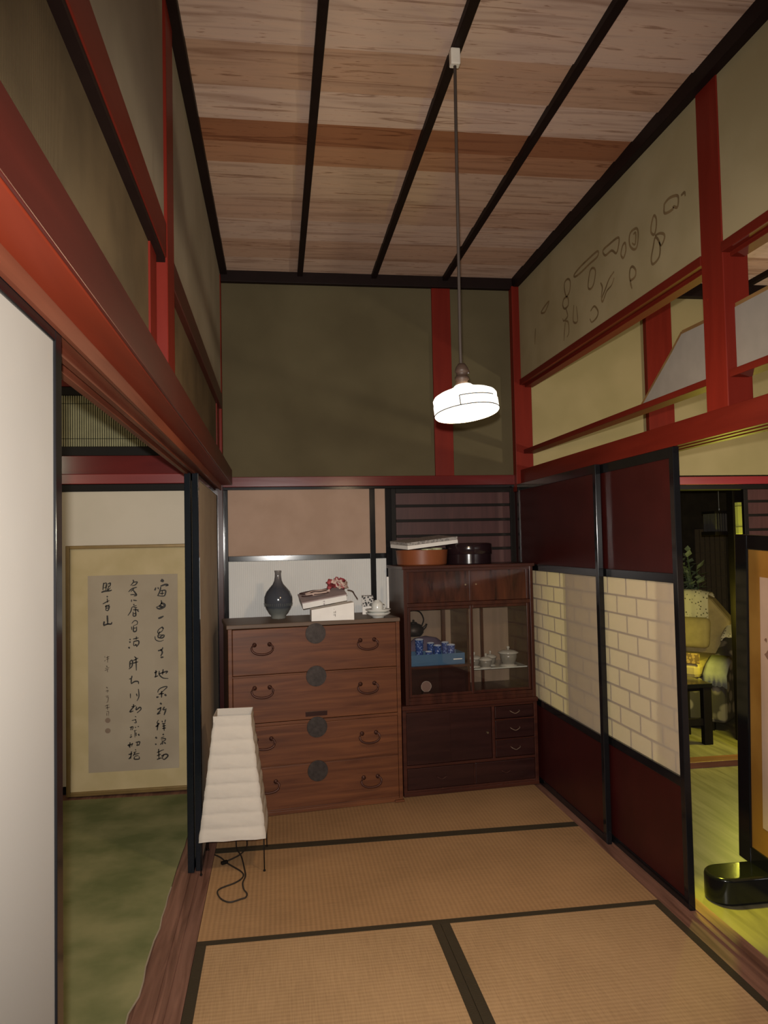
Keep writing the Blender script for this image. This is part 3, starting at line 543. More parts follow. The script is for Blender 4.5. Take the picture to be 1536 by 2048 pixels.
# ------------------------------------------------------------------ chest of drawers
chest = thing('chest_of_drawers', 'brown wooden chest with round iron lock plates and curved iron handles', 'chest of drawers', (-0.27, 4.22, 0.0014), R(7.28))
CW, CD_, CH = 0.972, 0.42, 1.045
mb = MB().box(0.0, .022, 0.0, CD_, .02, 1.022).box(CW-.022, CW, 0, CD_, .02, 1.022).box(.022, CW-.022, CD_-.015, CD_, .02, 1.022)
for z in (.02, .262, .493, .755): mb.box(.022, CW-.022, .006, CD_-.015, z-.001, z+.010)
mb.box(.022, CW-.022, .004, CD_-.015, .486, .503)
mb.build('carcass', TANSU, chest, bevel=.002)
tag(MB().box(-.008, CW+.002, -.006, CD_+.004, 1.022, 1.045).build('top_board', TANSUTOP, chest, bevel=.004), 'faded brown top board')
MB().box(0, CW, .004, CD_, 0.0, .02).box(CW-.05, CW+.006, -.012, .05, 0, .012).build('plinth', TANSU, chest, bevel=.002)
def disc(mb, x, y, z, r, t, n=40):
    mb.prism([(x+r*math.cos(2*math.pi*i/n), z+r*math.sin(2*math.pi*i/n)) for i in range(n)], y-t, y, 'Y')
rows = [(.768, 1.018, .910, .905, .979, .183, .778), (.506, .757, .676, .659, .742, .181, .774), (.270, .486, .397, .381, .461, .186, .778), (.031, .264, .163, .135, .221, .207, .783)]
for z0, z1, hl, hr, pz, sl, sr in rows:
    dr = MB().box(.0235, CW-.0235, 0.0, CD_-.03, z0, z1).build('drawer', TANSU, chest, bevel=.003)
    for sx, hz in ((sl, hl), (sr, hr)):
        mb = MB(); pz_ = hz+.022
        for k in (-1, 1): disc(mb, sx+k*.041, 0.0, pz_, .012, .006, 16); mb.lathe([(0, .004), (.006, .002), (.007, -.002), (0, -.004)], (sx+k*.041, -.012, pz_), 10)
        P = [(sx-.041, -.012, pz_), (sx-.054, -.016, pz_-.006), (sx-.058, -.02, pz_-.020), (sx-.050, -.024, pz_-.036), (sx-.030, -.026, pz_-.047), (sx, -.027, pz_-.051), (sx+.030, -.026, pz_-.047), (sx+.050, -.024, pz_-.036), (sx+.058, -.02, pz_-.020), (sx+.054, -.016, pz_-.006), (sx+.041, -.012, pz_)]
        mb.tube(smooth3(P), [.0042+.0022*math.sin(math.pi*i/40) for i in range(41)], 8)
        mb.build('handle', IRONB, dr, True)
    mb = MB(); disc(mb, .481, 0.0, pz, .057, .007); 
    for a in range(12): disc(mb, .481+.050*math.cos(a*math.pi/6), -.007, pz+.050*math.sin(a*math.pi/6), .003, .0015, 8)
    mb.build('lock_plate', IRON, dr, bevel=.001)
MB().box(.418, .540, -.003, .004, .522, .548).build('locking_bar_slot', CABDK, chest, bevel=.001)

# ------------------------------------------------------------------ display cabinet
cab = thing('display_cabinet', 'dark wooden glass fronted tea cabinet in the corner beside the paper doors', 'display cabinet', (.71, 4.405, 0.0014), R(5.49))
W_, CDP = .847, .37
mb = MB().box(0, .022, 0, CDP, .02, .522).box(W_-.022, W_, 0, CDP, .02, .522).box(.022, W_-.022, CDP-.012, CDP, .02, .522)
mb.box(.022, W_-.022, .002, CDP-.012, .160, .176).box(.022, W_-.022, .002, CDP-.012, .482, .522).box(.554, .572, .002, CDP-.012, .176, .482)
mb.box(.435, .441, .002, .05, .035, .16).box(.022, W_-.022, .002, CDP-.012, .02, .034)
mb.build('lower_case', CABWX, cab, bevel=.002)
MB().box(-.004, W_+.003, -.012, CDP, .498, .524).build('ledge', CABWX, cab, bevel=.004)
MB().box(0.0, W_, -.004, CDP, 0, .022).build('plinth', CABWX, cab, bevel=.002)
mb = MB().box(.022, .044, 0.0, CDP, .524, 1.318).box(W_-.026, W_-.004, 0.0, CDP, .524, 1.318)
mb.box(.044, W_-.026, .002, CDP-.012, .545, .566).box(.044, W_-.026, .002, CDP-.012, 1.094, 1.116).box(.044, W_-.026, .0, .03, .524, .545)
mb.build('upper_case', CABW, cab, bevel=.002)
MB().box(.044, W_-.026, CDP-.012, CDP-.002, .545, 1.318).build('back_board', CABBACK, cab)
MB().box(.012, W_+.006, -.010, CDP, 1.316, 1.336).build('top_board', CABWX, cab, bevel=.004)
MB().box(.044, W_-.026, .002, .02, 1.300, 1.317).build('top_rail', CABWX, cab)
MB().box(.046, .436, .016, CDP-.014, .728, .742).build('inner_shelf', CABWX, cab)
MB().box(.046, .436, .10, CDP-.014, .566, .728).build('inner_drawer_front', CABDK, cab, bevel=.002)
MB().box(.425, .440, .05, CDP-.014, .566, 1.094).build('divider', CABW, cab)
MB().box(.625, .642, CDP-.03, CDP-.012, .566, 1.094).box(.36, .385, CDP-.03, CDP-.012, .742, 1.094).build('reflection_strip', CABW, cab)  # dark upright reflections of the panes, built as solid strips
for x0, x1, yy, kx in ((.046, .448, .012, .41), (.434, .819, .020, .46)):
    dr = MB().box(x0, x1, yy, yy+.008, 1.117, 1.299).build('sliding_panel', CABBURL, cab, bevel=.001)
    for sx0 in (x0, x1-.014): MB().box(sx0, sx0+.014, yy-.003, yy, 1.117, 1.299).build('stile', CABW, dr, bevel=.001)
    mb = MB(); disc(mb, kx if x0 < .1 else .48, yy, 1.216, .0045, .004, 12); mb.build('knob', BRASS, dr)
for x0, x1, yy in ((.046, .448, .004), (.437, .819, .014)):
    dr = MB().box(x0, x0+.016, yy, yy+.009, .567, 1.093).box(x1-.016, x1, yy, yy+.009, .567, 1.093).box(x0+.016, x1-.016, yy, yy+.009, .567, .583).box(x0+.016, x1-.016, yy, yy+.009, 1.075, 1.093).build('sliding_glass_door', CABW, cab, bevel=.002)
    MB().box(x0+.014, x1-.014, yy+.003, yy+.006, .581, 1.077).build('glass_pane', GLASS, dr)
SHG = plain('frosted_glass_shelf', (.46, .48, .45), .25, var=.03)
MB().box(.47, .817, .06, CDP-.02, .696, .702).build('glass_shelf', SHG, cab)
for x0, x1, kx in ((.024, .292, None), (.289, .552, .525)):
    dr = MB().box(x0, x1, .004 if x0 < .1 else .009, .024, .178, .480).build('cupboard_door', CABDK, cab, bevel=.002)
    if kx: mb = MB(); disc(mb, kx, .009, .33, .006, .008, 14); mb.build('knob', BRASS, dr)
for x0, x1, z0, z1 in ((.574, .823, .408, .479), (.574, .823, .290, .396), (.574, .823, .180, .278), (.024, .434, .036, .158), (.442, .823, .036, .158)):
    dr = MB().box(x0, x1, .001, .20, z0, z1).build('drawer', CABDK, cab, bevel=.003)
    cx, cz = (x0+x1)/2, (z0+z1)/2+.008
    mb = MB(); wd = .030
    P = [(cx-wd, 0, cz), (cx-wd*.9, -.01, cz-.004), (cx-wd*.35, -.013, cz-.013), (cx, -.013, cz-.016), (cx+wd*.35, -.013, cz-.013), (cx+wd*.9, -.01, cz-.004), (cx+wd, 0, cz)]
    mb.tube(smooth3(P), .0024, 6); mb.build('handle', IRONB if z0 < .1 else PULL, dr, True)
MB().box(.57, .83, -.004, .003, .398, .406).box(.57, .83, -.004, .003, .280, .288).build('drawer_rail', CABWX, cab)

def local(obj, p):   # a point of a thing's own frame, in the room
    return obj.matrix_basis @ Vector(p)
def on(ob, x, y, z):
    a = ob.rotation_euler.z; l = ob.location
    return (l.x+x*math.cos(a)-y*math.sin(a), l.y+x*math.sin(a)+y*math.cos(a), z)

# ------------------------------------------------------------------ inside the cabinet
BLUE = plain('blue_card', (.035, .10, .20), .55, var=.06); BLUED = plain('dark_blue_lining', (.012, .028, .10), .5)
tr = thing('blue_box', 'open shallow blue box holding blue glasses behind the left cabinet pane', 'box', on(cab, .235, .10, .742), R(5.49))
MB().box(-.172, .172, -.055, -.051, 0, .066).box(-.172, .172, .101, .105, 0, .066).box(-.172, -.168, -.051, .101, 0, .066).box(.168, .172, -.051, .101, 0, .066).box(-.168, .168, -.051, .101, 0, .004).build('box_tray', BLUE, tr, bevel=.001)
MB().box(-.168, .168, -.051, .101, .004, .030).build('lining', BLUED, tr)
MB().box(.10, .155, -.0553, -.0551, .028, .033).build('label', CARD, tr)
BG = speckle('blue_cut_glass', (.20, .30, .55), (.022, .050, .20), 90, .34, .08)
RIMC = plain('pale_glass_rim', (.42, .47, .56), .15)
def tumbler(lbl, x, y, r, h, base):
    t = thing('blue_glass', lbl, 'glass', on(cab, x, y, base), 0, 'blue glasses in the blue box')
    MB().lathe([(0, .0), (r*.78, 0), (r*.82, .004), (r*.9, h*.5), (r, h-.004), (r*.93, h-.004), (r*.82, h*.5), (r*.7, .008), (0, .008)], n=20).build('glass_body', BG, t, True)
    MB().lathe([(r, h-.004), (r*1.02, h), (r*.92, h), (r*.93, h-.004)], n=20).build('rim', RIMC, t, True)
for a in (('tall blue glass nearest the left end of the blue box', .135, .085, .026, .125, .772), ('blue glass third from the left end in front of the box', .245, .075, .024, .086, .772), ('blue glass at the back of the box second from the left end', .225, .150, .023, .092, .772), ('front blue glass nearest the right end of the blue box', .330, .075, .025, .086, .772), ('back blue glass nearest the right end of the blue box', .318, .150, .023, .092, .772), ('small dark blue glass standing low between the tall glass and its neighbour', .188, .072, .020, .052, .772)): tumbler(*a)
b = thing('cloth_bundle', 'purple cloth wrapped bundle behind the blue glasses in the cabinet', 'cloth bundle', on(cab, .23, .275, .742), R(5.49))
mb = MB(); ring = []
mb.lathe([(0, 0), (.125, 0), (.140, .03), (.125, .09), (.07, .135), (0, .150)], n=24)
o = mb.build('cloth', plain('lilac_cloth', (.10, .075, .12), .85, bump=.3), b, True); o.scale = (1.05, .42, 1.0)
tp = thing('teapot', 'dark iron teapot with tall arched handle on the purple bundle', 'teapot', on(cab, .155, .275, .894), R(10))
MB().lathe([(0, .0), (.045, 0), (.062, .02), (.064, .045), (.045, .07), (.022, .078), (0, .08)], n=24).build('pot_body', IRON, tp, True)
MB().lathe([(.024, .077), (.022, .084), (.006, .088), (.008, .097), (0, .102)], n=16).build('lid', IRON, tp, True)
MB().tube(smooth3([(.055, 0, .06), (.068, 0, .10), (.045, 0, .145), (0, 0, .158), (-.045, 0, .145), (-.068, 0, .10), (-.055, 0, .06)]), .0045, 8).build('handle', BLACKM, tp, True)
MB().tube([(.055, 0, .035), (.08, 0, .055), (.088, 0, .07)], [.012, .008, .006], 10).build('spout', IRON, tp, True)
GREYC = plain('grey_glazed_cup', (.19, .18, .16), .25); LIDC = plain('pale_cup_lid', (.42, .40, .36), .2)
def lidded(lbl, x, y, r, h):
    t = thing('lidded_cup', lbl, 'lidded cup', on(cab, x, y, .702), 0, 'lidded cups on the glass shelf')
    MB().lathe([(0, 0), (r*.55, 0), (r*.55, h*.10), (r*.72, h*.2), (r*.92, h*.65), (r*.95, h), (0, h)], n=24).build('cup_body', GREYC, t, True)
    MB().lathe([(0, 0), (r*.95, 0), (r*.99, h*.06), (r*.70, h*.12), (r*.6, h*.2)], n=24).build('saucer_base', LIDC, t, True)
    l = MB().lathe([(0, h), (r*1.12, h), (r*1.14, h+.004), (r*.7, h+.016), (0, h+.022)], n=24).build('lid', LIDC, t, True)
    MB().lathe([(r*.13, h+.018), (r*.10, h+.026), (r*.2, h+.032), (r*.15, h+.040), (0, h+.042)], n=12).build('knob', LIDC, l, True)
lidded('small lidded cup at the far left of the glass shelf', .505, .150, .040, .050)
lidded('small lidded cup standing in front of the other two on the glass shelf', .556, .085, .038, .048)
lidded('small lidded cup between the front cup and the large lidded bowl', .616, .165, .036, .050)
lidded('large lidded bowl, widest vessel on the glass shelf', .718, .120, .056, .078)
t = thing('coaster', 'round pale pink coaster leaning low behind the left cabinet pane', 'coaster', on(cab, .165, .060, .566), R(5.49))
mb = MB(); disc(mb, 0, 0.002, .052, .031, .004, 32); mb.build('disc', plain('pinkish_coaster', (.17, .10, .085), .5), t)
mb = MB(); mb.tube([(.031*math.cos(i*math.pi/16), -.002, .052+.031*math.sin(i*math.pi/16)) for i in range(32)], .002, 6, True); mb.build('rim', plain('pale_rim', (.30, .25, .22), .4), t, True)
MB().box(-.02, .02, -.004, .030, 0, .022).build('foot_stand', CABDK, t)

# ------------------------------------------------------------------ on the chest
ZT = 1.045
v = thing('vase', 'dark grey blue bottle shaped vase with slim neck on the chest', 'vase', (0.004, 4.538, ZT))
prof = [(0, 0), (.042, 0), (.044, .006), (.043, .02), (.056, .034), (.074, .064), (.083, .098), (.082, .128), (.070, .158), (.050, .182), (.032, .202), (.023, .222), (.019, .245), (.018, .268), (.021, .278), (.0205, .282), (.015, .282), (.014, .25), (0, .24)]
def vasemat():
    m, N, L, b = nmat('vase_glaze')
    tc = N.new('ShaderNodeTexCoord'); sp = N.new('ShaderNodeSeparateXYZ'); mr = N.new('ShaderNodeMapRange'); mr.inputs[2].default_value = .3
    no = N.new('ShaderNodeTexNoise'); no.inputs['Scale'].default_value = 40
    ad = N.new('ShaderNodeMath'); ad.operation = 'MULTIPLY_ADD'; ad.inputs[1].default_value = .012
    cr = N.new('ShaderNodeValToRGB'); e = cr.color_ramp.elements
    e[0].position = 0; e[0].color = (.20, .20, .18, 1); e[1].position = .10; e[1].color = (.16, .17, .155, 1)
    for p, c in ((.21, (.105, .115, .115, 1)), (.235, (.060, .068, .080, 1)), (.30, (.055, .061, .075, 1)), (.62, (.050, .055, .068, 1)), (.80, (.105, .10, .105, 1)), (.93, (.16, .15, .145, 1))):
        q = e.new(p); q.color = c
    L.new(tc.outputs['Object'], sp.inputs[0]); L.new(sp.outputs['Z'], ad.inputs[2]); L.new(tc.outputs['Object'], no.inputs['Vector']); L.new(no.outputs['Fac'], ad.inputs[0])
    L.new(ad.outputs[0], mr.inputs[0]); L.new(mr.outputs[0], cr.inputs[0]); L.new(cr.outputs[0], b.inputs['Base Color']); b.inputs['Roughness'].default_value = .13
    return m
vm = vasemat()
MB().lathe([(a, b) for a, b in prof], n=48).build('vase_body', vm, v, True)
mb = MB()
for i in range(44):
    a = 2*math.pi*i/44; r = .0798
    mb.box(-.0016, .0016, -.0018, .0018, 0, .016)
    vs = list(mb.bm.verts)[-8:]
    for q in vs: q.co = Matrix.Rotation(a, 3, 'Z') @ (Vector((r, 0, .076)) + Vector((q.co.x+(q.co.z)*.22, q.co.y, q.co.z)))
mb.build('carved_band', plain('grey_band_glaze', (.10, .105, .10), .3), v)
# lower white box, its lid pushed up at one end
wb = thing('white_box', 'white card box standing on the front edge of the chest top', 'box', (.187, 4.296, ZT), R(2))
MB().prism([(0, 0), (.242, 0), (.242, .100), (0, .064)], 0, .11, 'Y').build('box_body', CARD, wb, bevel=.002)
GREYINK = plain('grey_print', (.22, .21, .20), .7)
def marks(mb, cx, z0, n, s, y=-.0004):
    rr = random.Random(int(cx*1e4)+n)
    for i in range(n):
        zz = z0-i*s*1.5
        for k in range(4):
            a, b = rr.uniform(-s*.5, s*.5), rr.uniform(-s*.5, s*.5)
            if k % 2: mb.box(cx-s*.5, cx+s*.5, y, y+.0003, zz+b, zz+b+s*.16)
            else: mb.box(cx+a, cx+a+s*.16, y, y+.0003, zz-s*.5, zz+s*.5)
mb = MB(); marks(mb, .128, .064, 1, .005); marks(mb, .130, .048, 2, .013); mb.build('printed_mark', GREYINK, wb)
pb = thing('lidded_box', 'tilted flat box with white sides and mauve lid resting across the white box', 'box', (.140, 4.405, 1.137), rot=(R(13), R(-9.0), R(4)))
MB().box(0, .262, 0, .17, -.034, .001).build('box_body', CARD, pb, bevel=.003)
tag(MB().box(-.003, .265, -.003, .173, .001, .008).build('lid', plain('mauve_card', (.36, .285, .28), .7), pb, bevel=.001), 'mauve lid')
mb = MB(); marks(mb, .125, -.012, 2, .010); mb.build('printed_mark', plain('mauve_print', (.27, .21, .24), .7), pb)
# flower ornament
fl = thing('flower_ornament', 'crumpled red and white artificial flower with dark cord on the mauve box lid', 'flower ornament', (.352, 4.49, 1.183))
fl.scale = (1.15, 1.15, 1.1)
PET = [plain('red_petal', (.42, .075, .08), .7, var=.4), plain('pink_white_petal', (.58, .44, .38), .7), plain('dark_red_petal', (.25, .03, .04), .7)]
rr = random.Random(11)
for q in range(38):
    th, ph = rr.uniform(0, 2*math.pi), rr.uniform(.0, 1.45); r = rr.uniform(.022, .052)
    c = Vector((1.25*r*math.cos(th)*math.sin(ph), .9*r*math.sin(th)*math.sin(ph), .030+r*math.cos(ph)*.9))
    mb = MB(); n = 7; vs = []
    s = rr.uniform(.014, .024)
    for i in range(n):
        a = 2*math.pi*i/n; vs.append(mb.bm.verts.new((s*math.cos(a)*rr.uniform(.7, 1.2), s*math.sin(a)*rr.uniform(.6, 1.1), rr.uniform(-.006, .008))))
    vc = mb.bm.verts.new((0, 0, -.006))
    for i in range(n): mb.bm.faces.new((vs[i], vs[(i+1) % n], vc))
    red = rr.random() < (.55 if c.x < -.015 else .22)
    o = mb.build('petal', PET[0] if red and rr.random() < .8 else PET[1] if rr.random() < .85 else PET[2], fl, True, noN=True)
    o.location = c; o.rotation_euler = (rr.uniform(-1.3, 1.3), rr.uniform(-1.3, 1.3), th)
    sd = o.modifiers.new('solid', 'SOLIDIFY'); sd.thickness = .0012
CORDM = plain('dark_maroon_cord', (.045, .018, .016), .7)
for P_, r_ in (([(-.05, -.005, .030), (-.09, .01, .022), (-.135, .02, .018), (-.19, .03, .006), (-.18, .0, .004), (-.13, -.03, .006), (-.10, -.04, .006), (-.165, -.06, -.004), (-.185, -.05, -.004)], .0034), ([(-.05, -.012, .024), (-.085, -.02, .018), (-.12, -.01, .016), (-.15, -.035, .004), (-.11, -.06, .004), (-.05, -.065, .012)], .0028), ([(.05, .0, .02), (.075, -.01, .012), (.085, -.02, -.006), (.10, -.02, -.03)], .0028)):
    MB().tube(smooth3(P_), r_, 6).build('cord', CORDM, fl, True)
MB().tube(smooth3([(-.04, -.01, .02), (-.10, .0, .016), (-.16, -.015, .004), (-.12, -.05, .004), (-.06, -.03, .012)]), .008, 8).build('ribbon', PET[1], fl, True)
# patterned box, cup on saucers
pb2 = thing('patterned_box', 'small black and white patterned box standing behind the upturned cup', 'box', (.548, 4.625, ZT), R(-6))
pb2.scale = (.86, .86, .93)
MB().box(-.042, .035, -.03, .03, 0, .052).build('box_body', CARD, pb2, bevel=.001)
MB().box(-.046, .036, -.034, .034, .052, .122).build('lid', speckle('black_white_pattern', (.02, .02, .02), (.55, .53, .5), 60, .42), pb2, bevel=.001)
SC = (.575, 4.375)
def saucer(lbl, z, r):
    MBX = MB().lathe([(0, 0), (r*.48, 0), (r*.50, .008), (r*.78, .016), (r, .029), (r*.985, .031), (r*.7, .022), (r*.4, .0125), (0, .0125)], n=40)
    return tag(MBX.build('saucer', WHITEC, None, True, loc=(SC[0], SC[1], z)), lbl, 'saucer', 'white saucers on the chest')
saucer('white saucer at the bottom of the stack on the chest', ZT+.001, .072)
saucer('white saucer on top of another saucer under the upturned cup', ZT+.0205, .075)
cp = thing('teacup', 'white teacup turned upside down on the stacked saucers', 'teacup', (SC[0]-.004, SC[1], ZT+.0355))
MB().lathe([(.034, 0), (.035, .002), (.0345, .022), (.0335, .038), (.030, .051), (.021, .059), (.017, .061), (.017, .066), (.013, .066), (.013, .062), (0, .061)], n=40).build('cup_body', WHITEC, cp, True)
MB().tube(smooth3([(.030, 0, .048), (.042, 0, .046), (.048, 0, .034), (.045, 0, .020), (.032, 0, .014)]), .0035, 8).build('handle', WHITEC, cp, True)
st = tag(MB().box(-.006, .006, -.004, .004, 0, .225).build('thin_board', CARD, None, loc=(.667, 4.60, ZT), rot=(0, 0, R(5))), 'thin pale board standing upright between the chest and the cabinet', 'board')

# ------------------------------------------------------------------ on the cabinet
ZB = 1.338
ORW = wood('orange_bowl_lacquer', (.19, .055, .020), (.25, .078, .030), 'Z', 1, .4, .4, 6)
bo = thing('wooden_bowl', 'round orange brown wooden tub on the cabinet under a tilted flat box', 'bowl', on(cab, .185, .16, ZB))
MB().lathe([(0, 0), (.146, 0), (.152, .006), (.158, .088), (.160, .092), (.150, .092), (.147, .012), (0, .010)], n=56).build('tub', ORW, bo, True, bevel=.001)
GRL = plain('pale_green_dish', (.34, .36, .22), .35)
for i, (x, y, z, l) in enumerate(((.005, -.095, .086, 'pale green dish in the tub, left of its pair'), (.068, -.09, .090, 'pale green dish in the tub, right of its pair'))):
    p = on(cab, .185+x, .16+y, ZB+z)
    tag(MB().lathe([(0, -.070), (.028, -.070), (.03, -.02), (.034, .004), (.036, .012), (.030, .014), (0, .004)], n=24).build('small_dish', GRL, None, True, loc=p), l, 'dish', 'pale dishes in the tub')
fb = thing('flat_box', 'flat white edged box tilted on the orange tub', 'box', on(cab, .060, .02, 1.4335), rot=(R(3), R(-5.6), R(17)))
MB().box(0, .345, 0, .235, 0, .022).build('box_body', CARD, fb, bevel=.001)
MB().box(.006, .352, .012, .25, .022, .040).build('lid', speckle('grey_printed_card', (.20, .19, .18), (.34, .32, .30), 70, .45), fb, bevel=.001)
LQ = plain('black_red_lacquer', (.016, .008, .010), .15)
lb = thing('lacquer_box', 'round black lacquer box with lid on the cabinet', 'lacquer box', on(cab, .492, .165, ZB))
MB().lathe([(0, 0), (.136, 0), (.138, .003), (.138, .096), (0, .096)], n=56).build('box_body', LQ, lb, True, bevel=.001)
MB().lathe([(.1415, .060), (.1435, .062), (.1435, .116), (.139, .124), (.12, .128), (0, .130)], n=56).build('lid', LQ, lb, True)

# ------------------------------------------------------------------ pendant lamp
PX, PY = .643, 2.53
pl = thing('pendant_lamp', 'lit pendant lamp with round milk white shade hanging from the ceiling batten', 'pendant lamp', (PX, PY, 3.20))
MB().box(-.017, .017, -.016, .016, -.058, 0).build('ceiling_box', plain('ivory_plastic', (.60, .54, .45), .5), pl, bevel=.004)
MB().tube(smooth3([(0, 0, -.055), (-.002, 0, -.3), (-.004, 0, -.7), (-.006, 0, -1.04), (-.004, 0, -1.125)]), .0056, 8).build('cord', plain('brown_cloth_cord', (.035, .022, .015), .7), pl, True)
sock = MB().lathe([(0, .0), (.012, 0), (.020, -.012), (.023, -.022), (.023, -.030), (.019, -.032), (.019, -.044), (.024, -.046), (.024, -.056), (.020, -.060), (.022, -.085), (0, -.085)], n=28).build('socket', plain('brown_bakelite', (.045, .026, .018), .5, spec=.3), pl, True, loc=(-.003, 0, -1.112))
MB().tube([(.02, .012, -.01), (.028, .014, -.03)], .005, 8).build('switch', plain('dark_bakelite', (.03, .015, .01), .35), sock)

SHE = emit('glowing_milk_glass', (1.0, .90, .74), SHADE_E)
TILT = (R(-7), R(-5.5), 0)
sp = [(.030, .010), (.036, .004), (.052, -.004), (.072, -.012), (.092, -.019), (.105, -.026), (.110, -.034), (.109, -.050), (.111, -.054), (.111, -.088), (.108, -.092), (.104, -.088), (.104, -.036), (.06, -.018), (.030, -.006)]
shade = MB().lathe(sp, n=64).build('shade', SHE, pl, True, loc=(.001, 0, -1.198), rot=TILT)
MB().lathe([(0, .0), (.10, 0), (.10, .004), (0, .004)], (0, 0, -.083), n=48).build('diffuser', SHE, shade, True)
mb = MB()
mb.tube([(.1116*math.cos(i*math.pi/32), .1116*math.sin(i*math.pi/32), -.086) for i in range(64)], .0019, 5, True)
mb.tube([(.1116*math.cos(a), .1116*math.sin(a), -.053) for a in [R(246+i*6) for i in range(12)]], .0018, 5)
a = R(246); mb.tube([(.1118*math.cos(a), .1118*math.sin(a), -.053), (.1118*math.cos(a), .1118*math.sin(a), -.086)], .0018, 5)
mb.build('seam_wire', plain('thin_dark_wire', (.006, .006, .006), .9), shade, True)

# ------------------------------------------------------------------ paper floor lamp
fl2 = thing('floor_lamp', 'tall tapering white crumpled paper floor lamp standing beside the chest', 'floor lamp', (-.214, 3.70, 0.0), R(-1.5))
mb = MB(); rr = random.Random(5); NR, NS = 84, 14; rings = []
for i in range(NR+1):
    t = i/NR; z = .147+.538*t; hw = .149*(1-t)+.083*t
    fold = .0072*(abs(math.sin(t*math.pi*8.5+.5))**.55) - .003
    ring = []
    for sidex in range(4):
        for k in range(NS):
            u = -1+2*k/NS
            x, y = [(u*hw, -hw), (hw, u*hw), (-u*hw, hw), (-hw, -u*hw)][sidex]
            f = fold*(1-.6*abs(u)**6)+.0010*math.sin(4*u+t*23+sidex)+rr.uniform(-.0008, .0008)
            dx, dy = [(0, -1), (1, 0), (0, 1), (-1, 0)][sidex]
            ring.append(mb.bm.verts.new((x+dx*f, y+dy*f, z+.0016*math.sin(7*u+i*.9+sidex))))
    rings.append(ring)
n = 4*NS
for a, b in zip(rings, rings[1:]):
    for k in range(n): mb.bm.faces.new((a[k], a[(k+1) % n], b[(k+1) % n], b[k]))
mb.build('paper_shade', LAMPPAPER, fl2, True)
hw = .085
MB().box(-hw, hw, -hw-.002, -hw+.001, .660, .692).box(-hw, hw, hw-.001, hw+.002, .660, .692).box(-hw-.002, -hw+.001, -hw, hw, .660, .692).box(hw-.001, hw+.002, -hw, hw, .660, .692).build('top_band', LAMPPAPER, fl2, bevel=.001)
for sx in (-1, 1):
    for sy in (-1, 1): MB().tube([(sx*.141, sy*.141, 0), (sx*.140, sy*.140, .16)], .0026, 8).lathe([(0, 0), (.0055, 0), (.0055, .006), (0, .008)], (sx*.141, sy*.141, 0), 10).build('leg', BLACKM, fl2, True)
MB().box(-.141, .141, -.004, .004, .144, .150).box(-.004, .004, -.141, .141, .144, .150).build('cross_bar', BLACKM, fl2)
MB().lathe([(0, 0), (.018, 0), (.018, .05), (.03, .07), (.034, .10), (.02, .135), (0, .14)], (0, 0, .15), 20).build('bulb', plain('dull_bulb_glass', (.5, .48, .45), .2), fl2, True)
inv = lambda p: ((p[0]+.214)*math.cos(R(1.5))-(p[1]-3.70)*math.sin(R(1.5)), (p[0]+.214)*math.sin(R(1.5))+(p[1]-3.70)*math.cos(R(1.5)))
P = [inv(p)+(.0036,) for p in CORD]; P = [(P[0][0], P[0][1], .146), (P[0][0], P[0][1], .07)]+P
mb = MB().tube(smooth3(P, 6), .0034, 6)
FLEX = plain('dark_brown_flex', (.020, .013, .009), .6); mb.build('cord', FLEX, fl2, True)
P = [inv(p)+(.010,) for p in CORD2]; P = [(P[0][0], P[0][1], .146), (P[0][0], P[0][1], .06)]+P
MB().tube(smooth3(P, 6), .0034, 6).build('cord', FLEX, fl2, True)
q = inv((-.262, 3.66)); MB().box(-.016, .016, -.009, .009, .003, .017).build('plug', BLACKM, fl2, bevel=.003, loc=(q[0], q[1], 0), rot=(0, 0, .6))

# ------------------------------------------------------------------ next room on the right
FZ = -.08
BOARDS = wood('floor_boards', (.105, .09, .05), (.20, .175, .10), 'Y', 1.2, .4, .4, 11)
struct(MB().box(1.68, 6.2, -.6, 4.84, -.16, FZ).build('floor_right', BOARDS))
struct(MB().box(1.9, 6.2, 4.84, 7.2, -.16, -.045).build('floor_parlour', BOARDS))
trim(wood('red_brown_threshold', (.10, .035, .02), (.16, .055, .03), 'X', 1, .45), 1.69, 6.2, 4.83, 4.95, FZ-.02, -.040)
struct(MB().box(1.62, 6.2, D, D+.10, 1.90, 3.24).build('wall_right_back', YELLOW))
struct(MB().box(1.62, 2.60, D+.02, D+.10, -.1, 1.90).build('wall_right_corner', YELLOW))
trim(RED, 2.524, 2.712, 4.835, 4.97, FZ, 3.17)
trim(wood('crimson_lintel', (.21, .018, .022), (.25, .024, .028), 'X', 1, .35), 2.71, 6.2, 4.84, 4.98, 1.834, 1.888)
trim(BLACKM, 2.71, 6.2, 4.86, 4.98, 1.80, 1.834)
struct(MB().box(1.70, 6.2, -.6, 4.95, ZC, ZC+.05).build('ceiling_right', CEIL))
trim(DARKTRIM, 1.70, 6.2, 4.82, 4.95, 3.135, 3.24)
for bx in (2.25, 2.75, 3.25, 3.8, 4.4): trim(DARKTRIM, bx-.02, bx+.02, -.3, 4.84, 3.195, 3.235)
struct(MB().box(6.1, 6.2, -.6, 7.2, -.16, 3.25).build('wall_far_right', YELLOW))
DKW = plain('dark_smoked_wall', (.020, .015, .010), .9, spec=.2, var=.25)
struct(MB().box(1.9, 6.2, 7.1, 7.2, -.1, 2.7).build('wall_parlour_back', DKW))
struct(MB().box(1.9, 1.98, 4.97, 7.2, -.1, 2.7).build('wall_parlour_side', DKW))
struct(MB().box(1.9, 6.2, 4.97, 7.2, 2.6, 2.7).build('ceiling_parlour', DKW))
boarded('door_9', 3.235, 4.15, 4.905, ZS)
trim(BLACKM, 3.375, 3.465, 5.24, 5.32, -.045, 2.6)
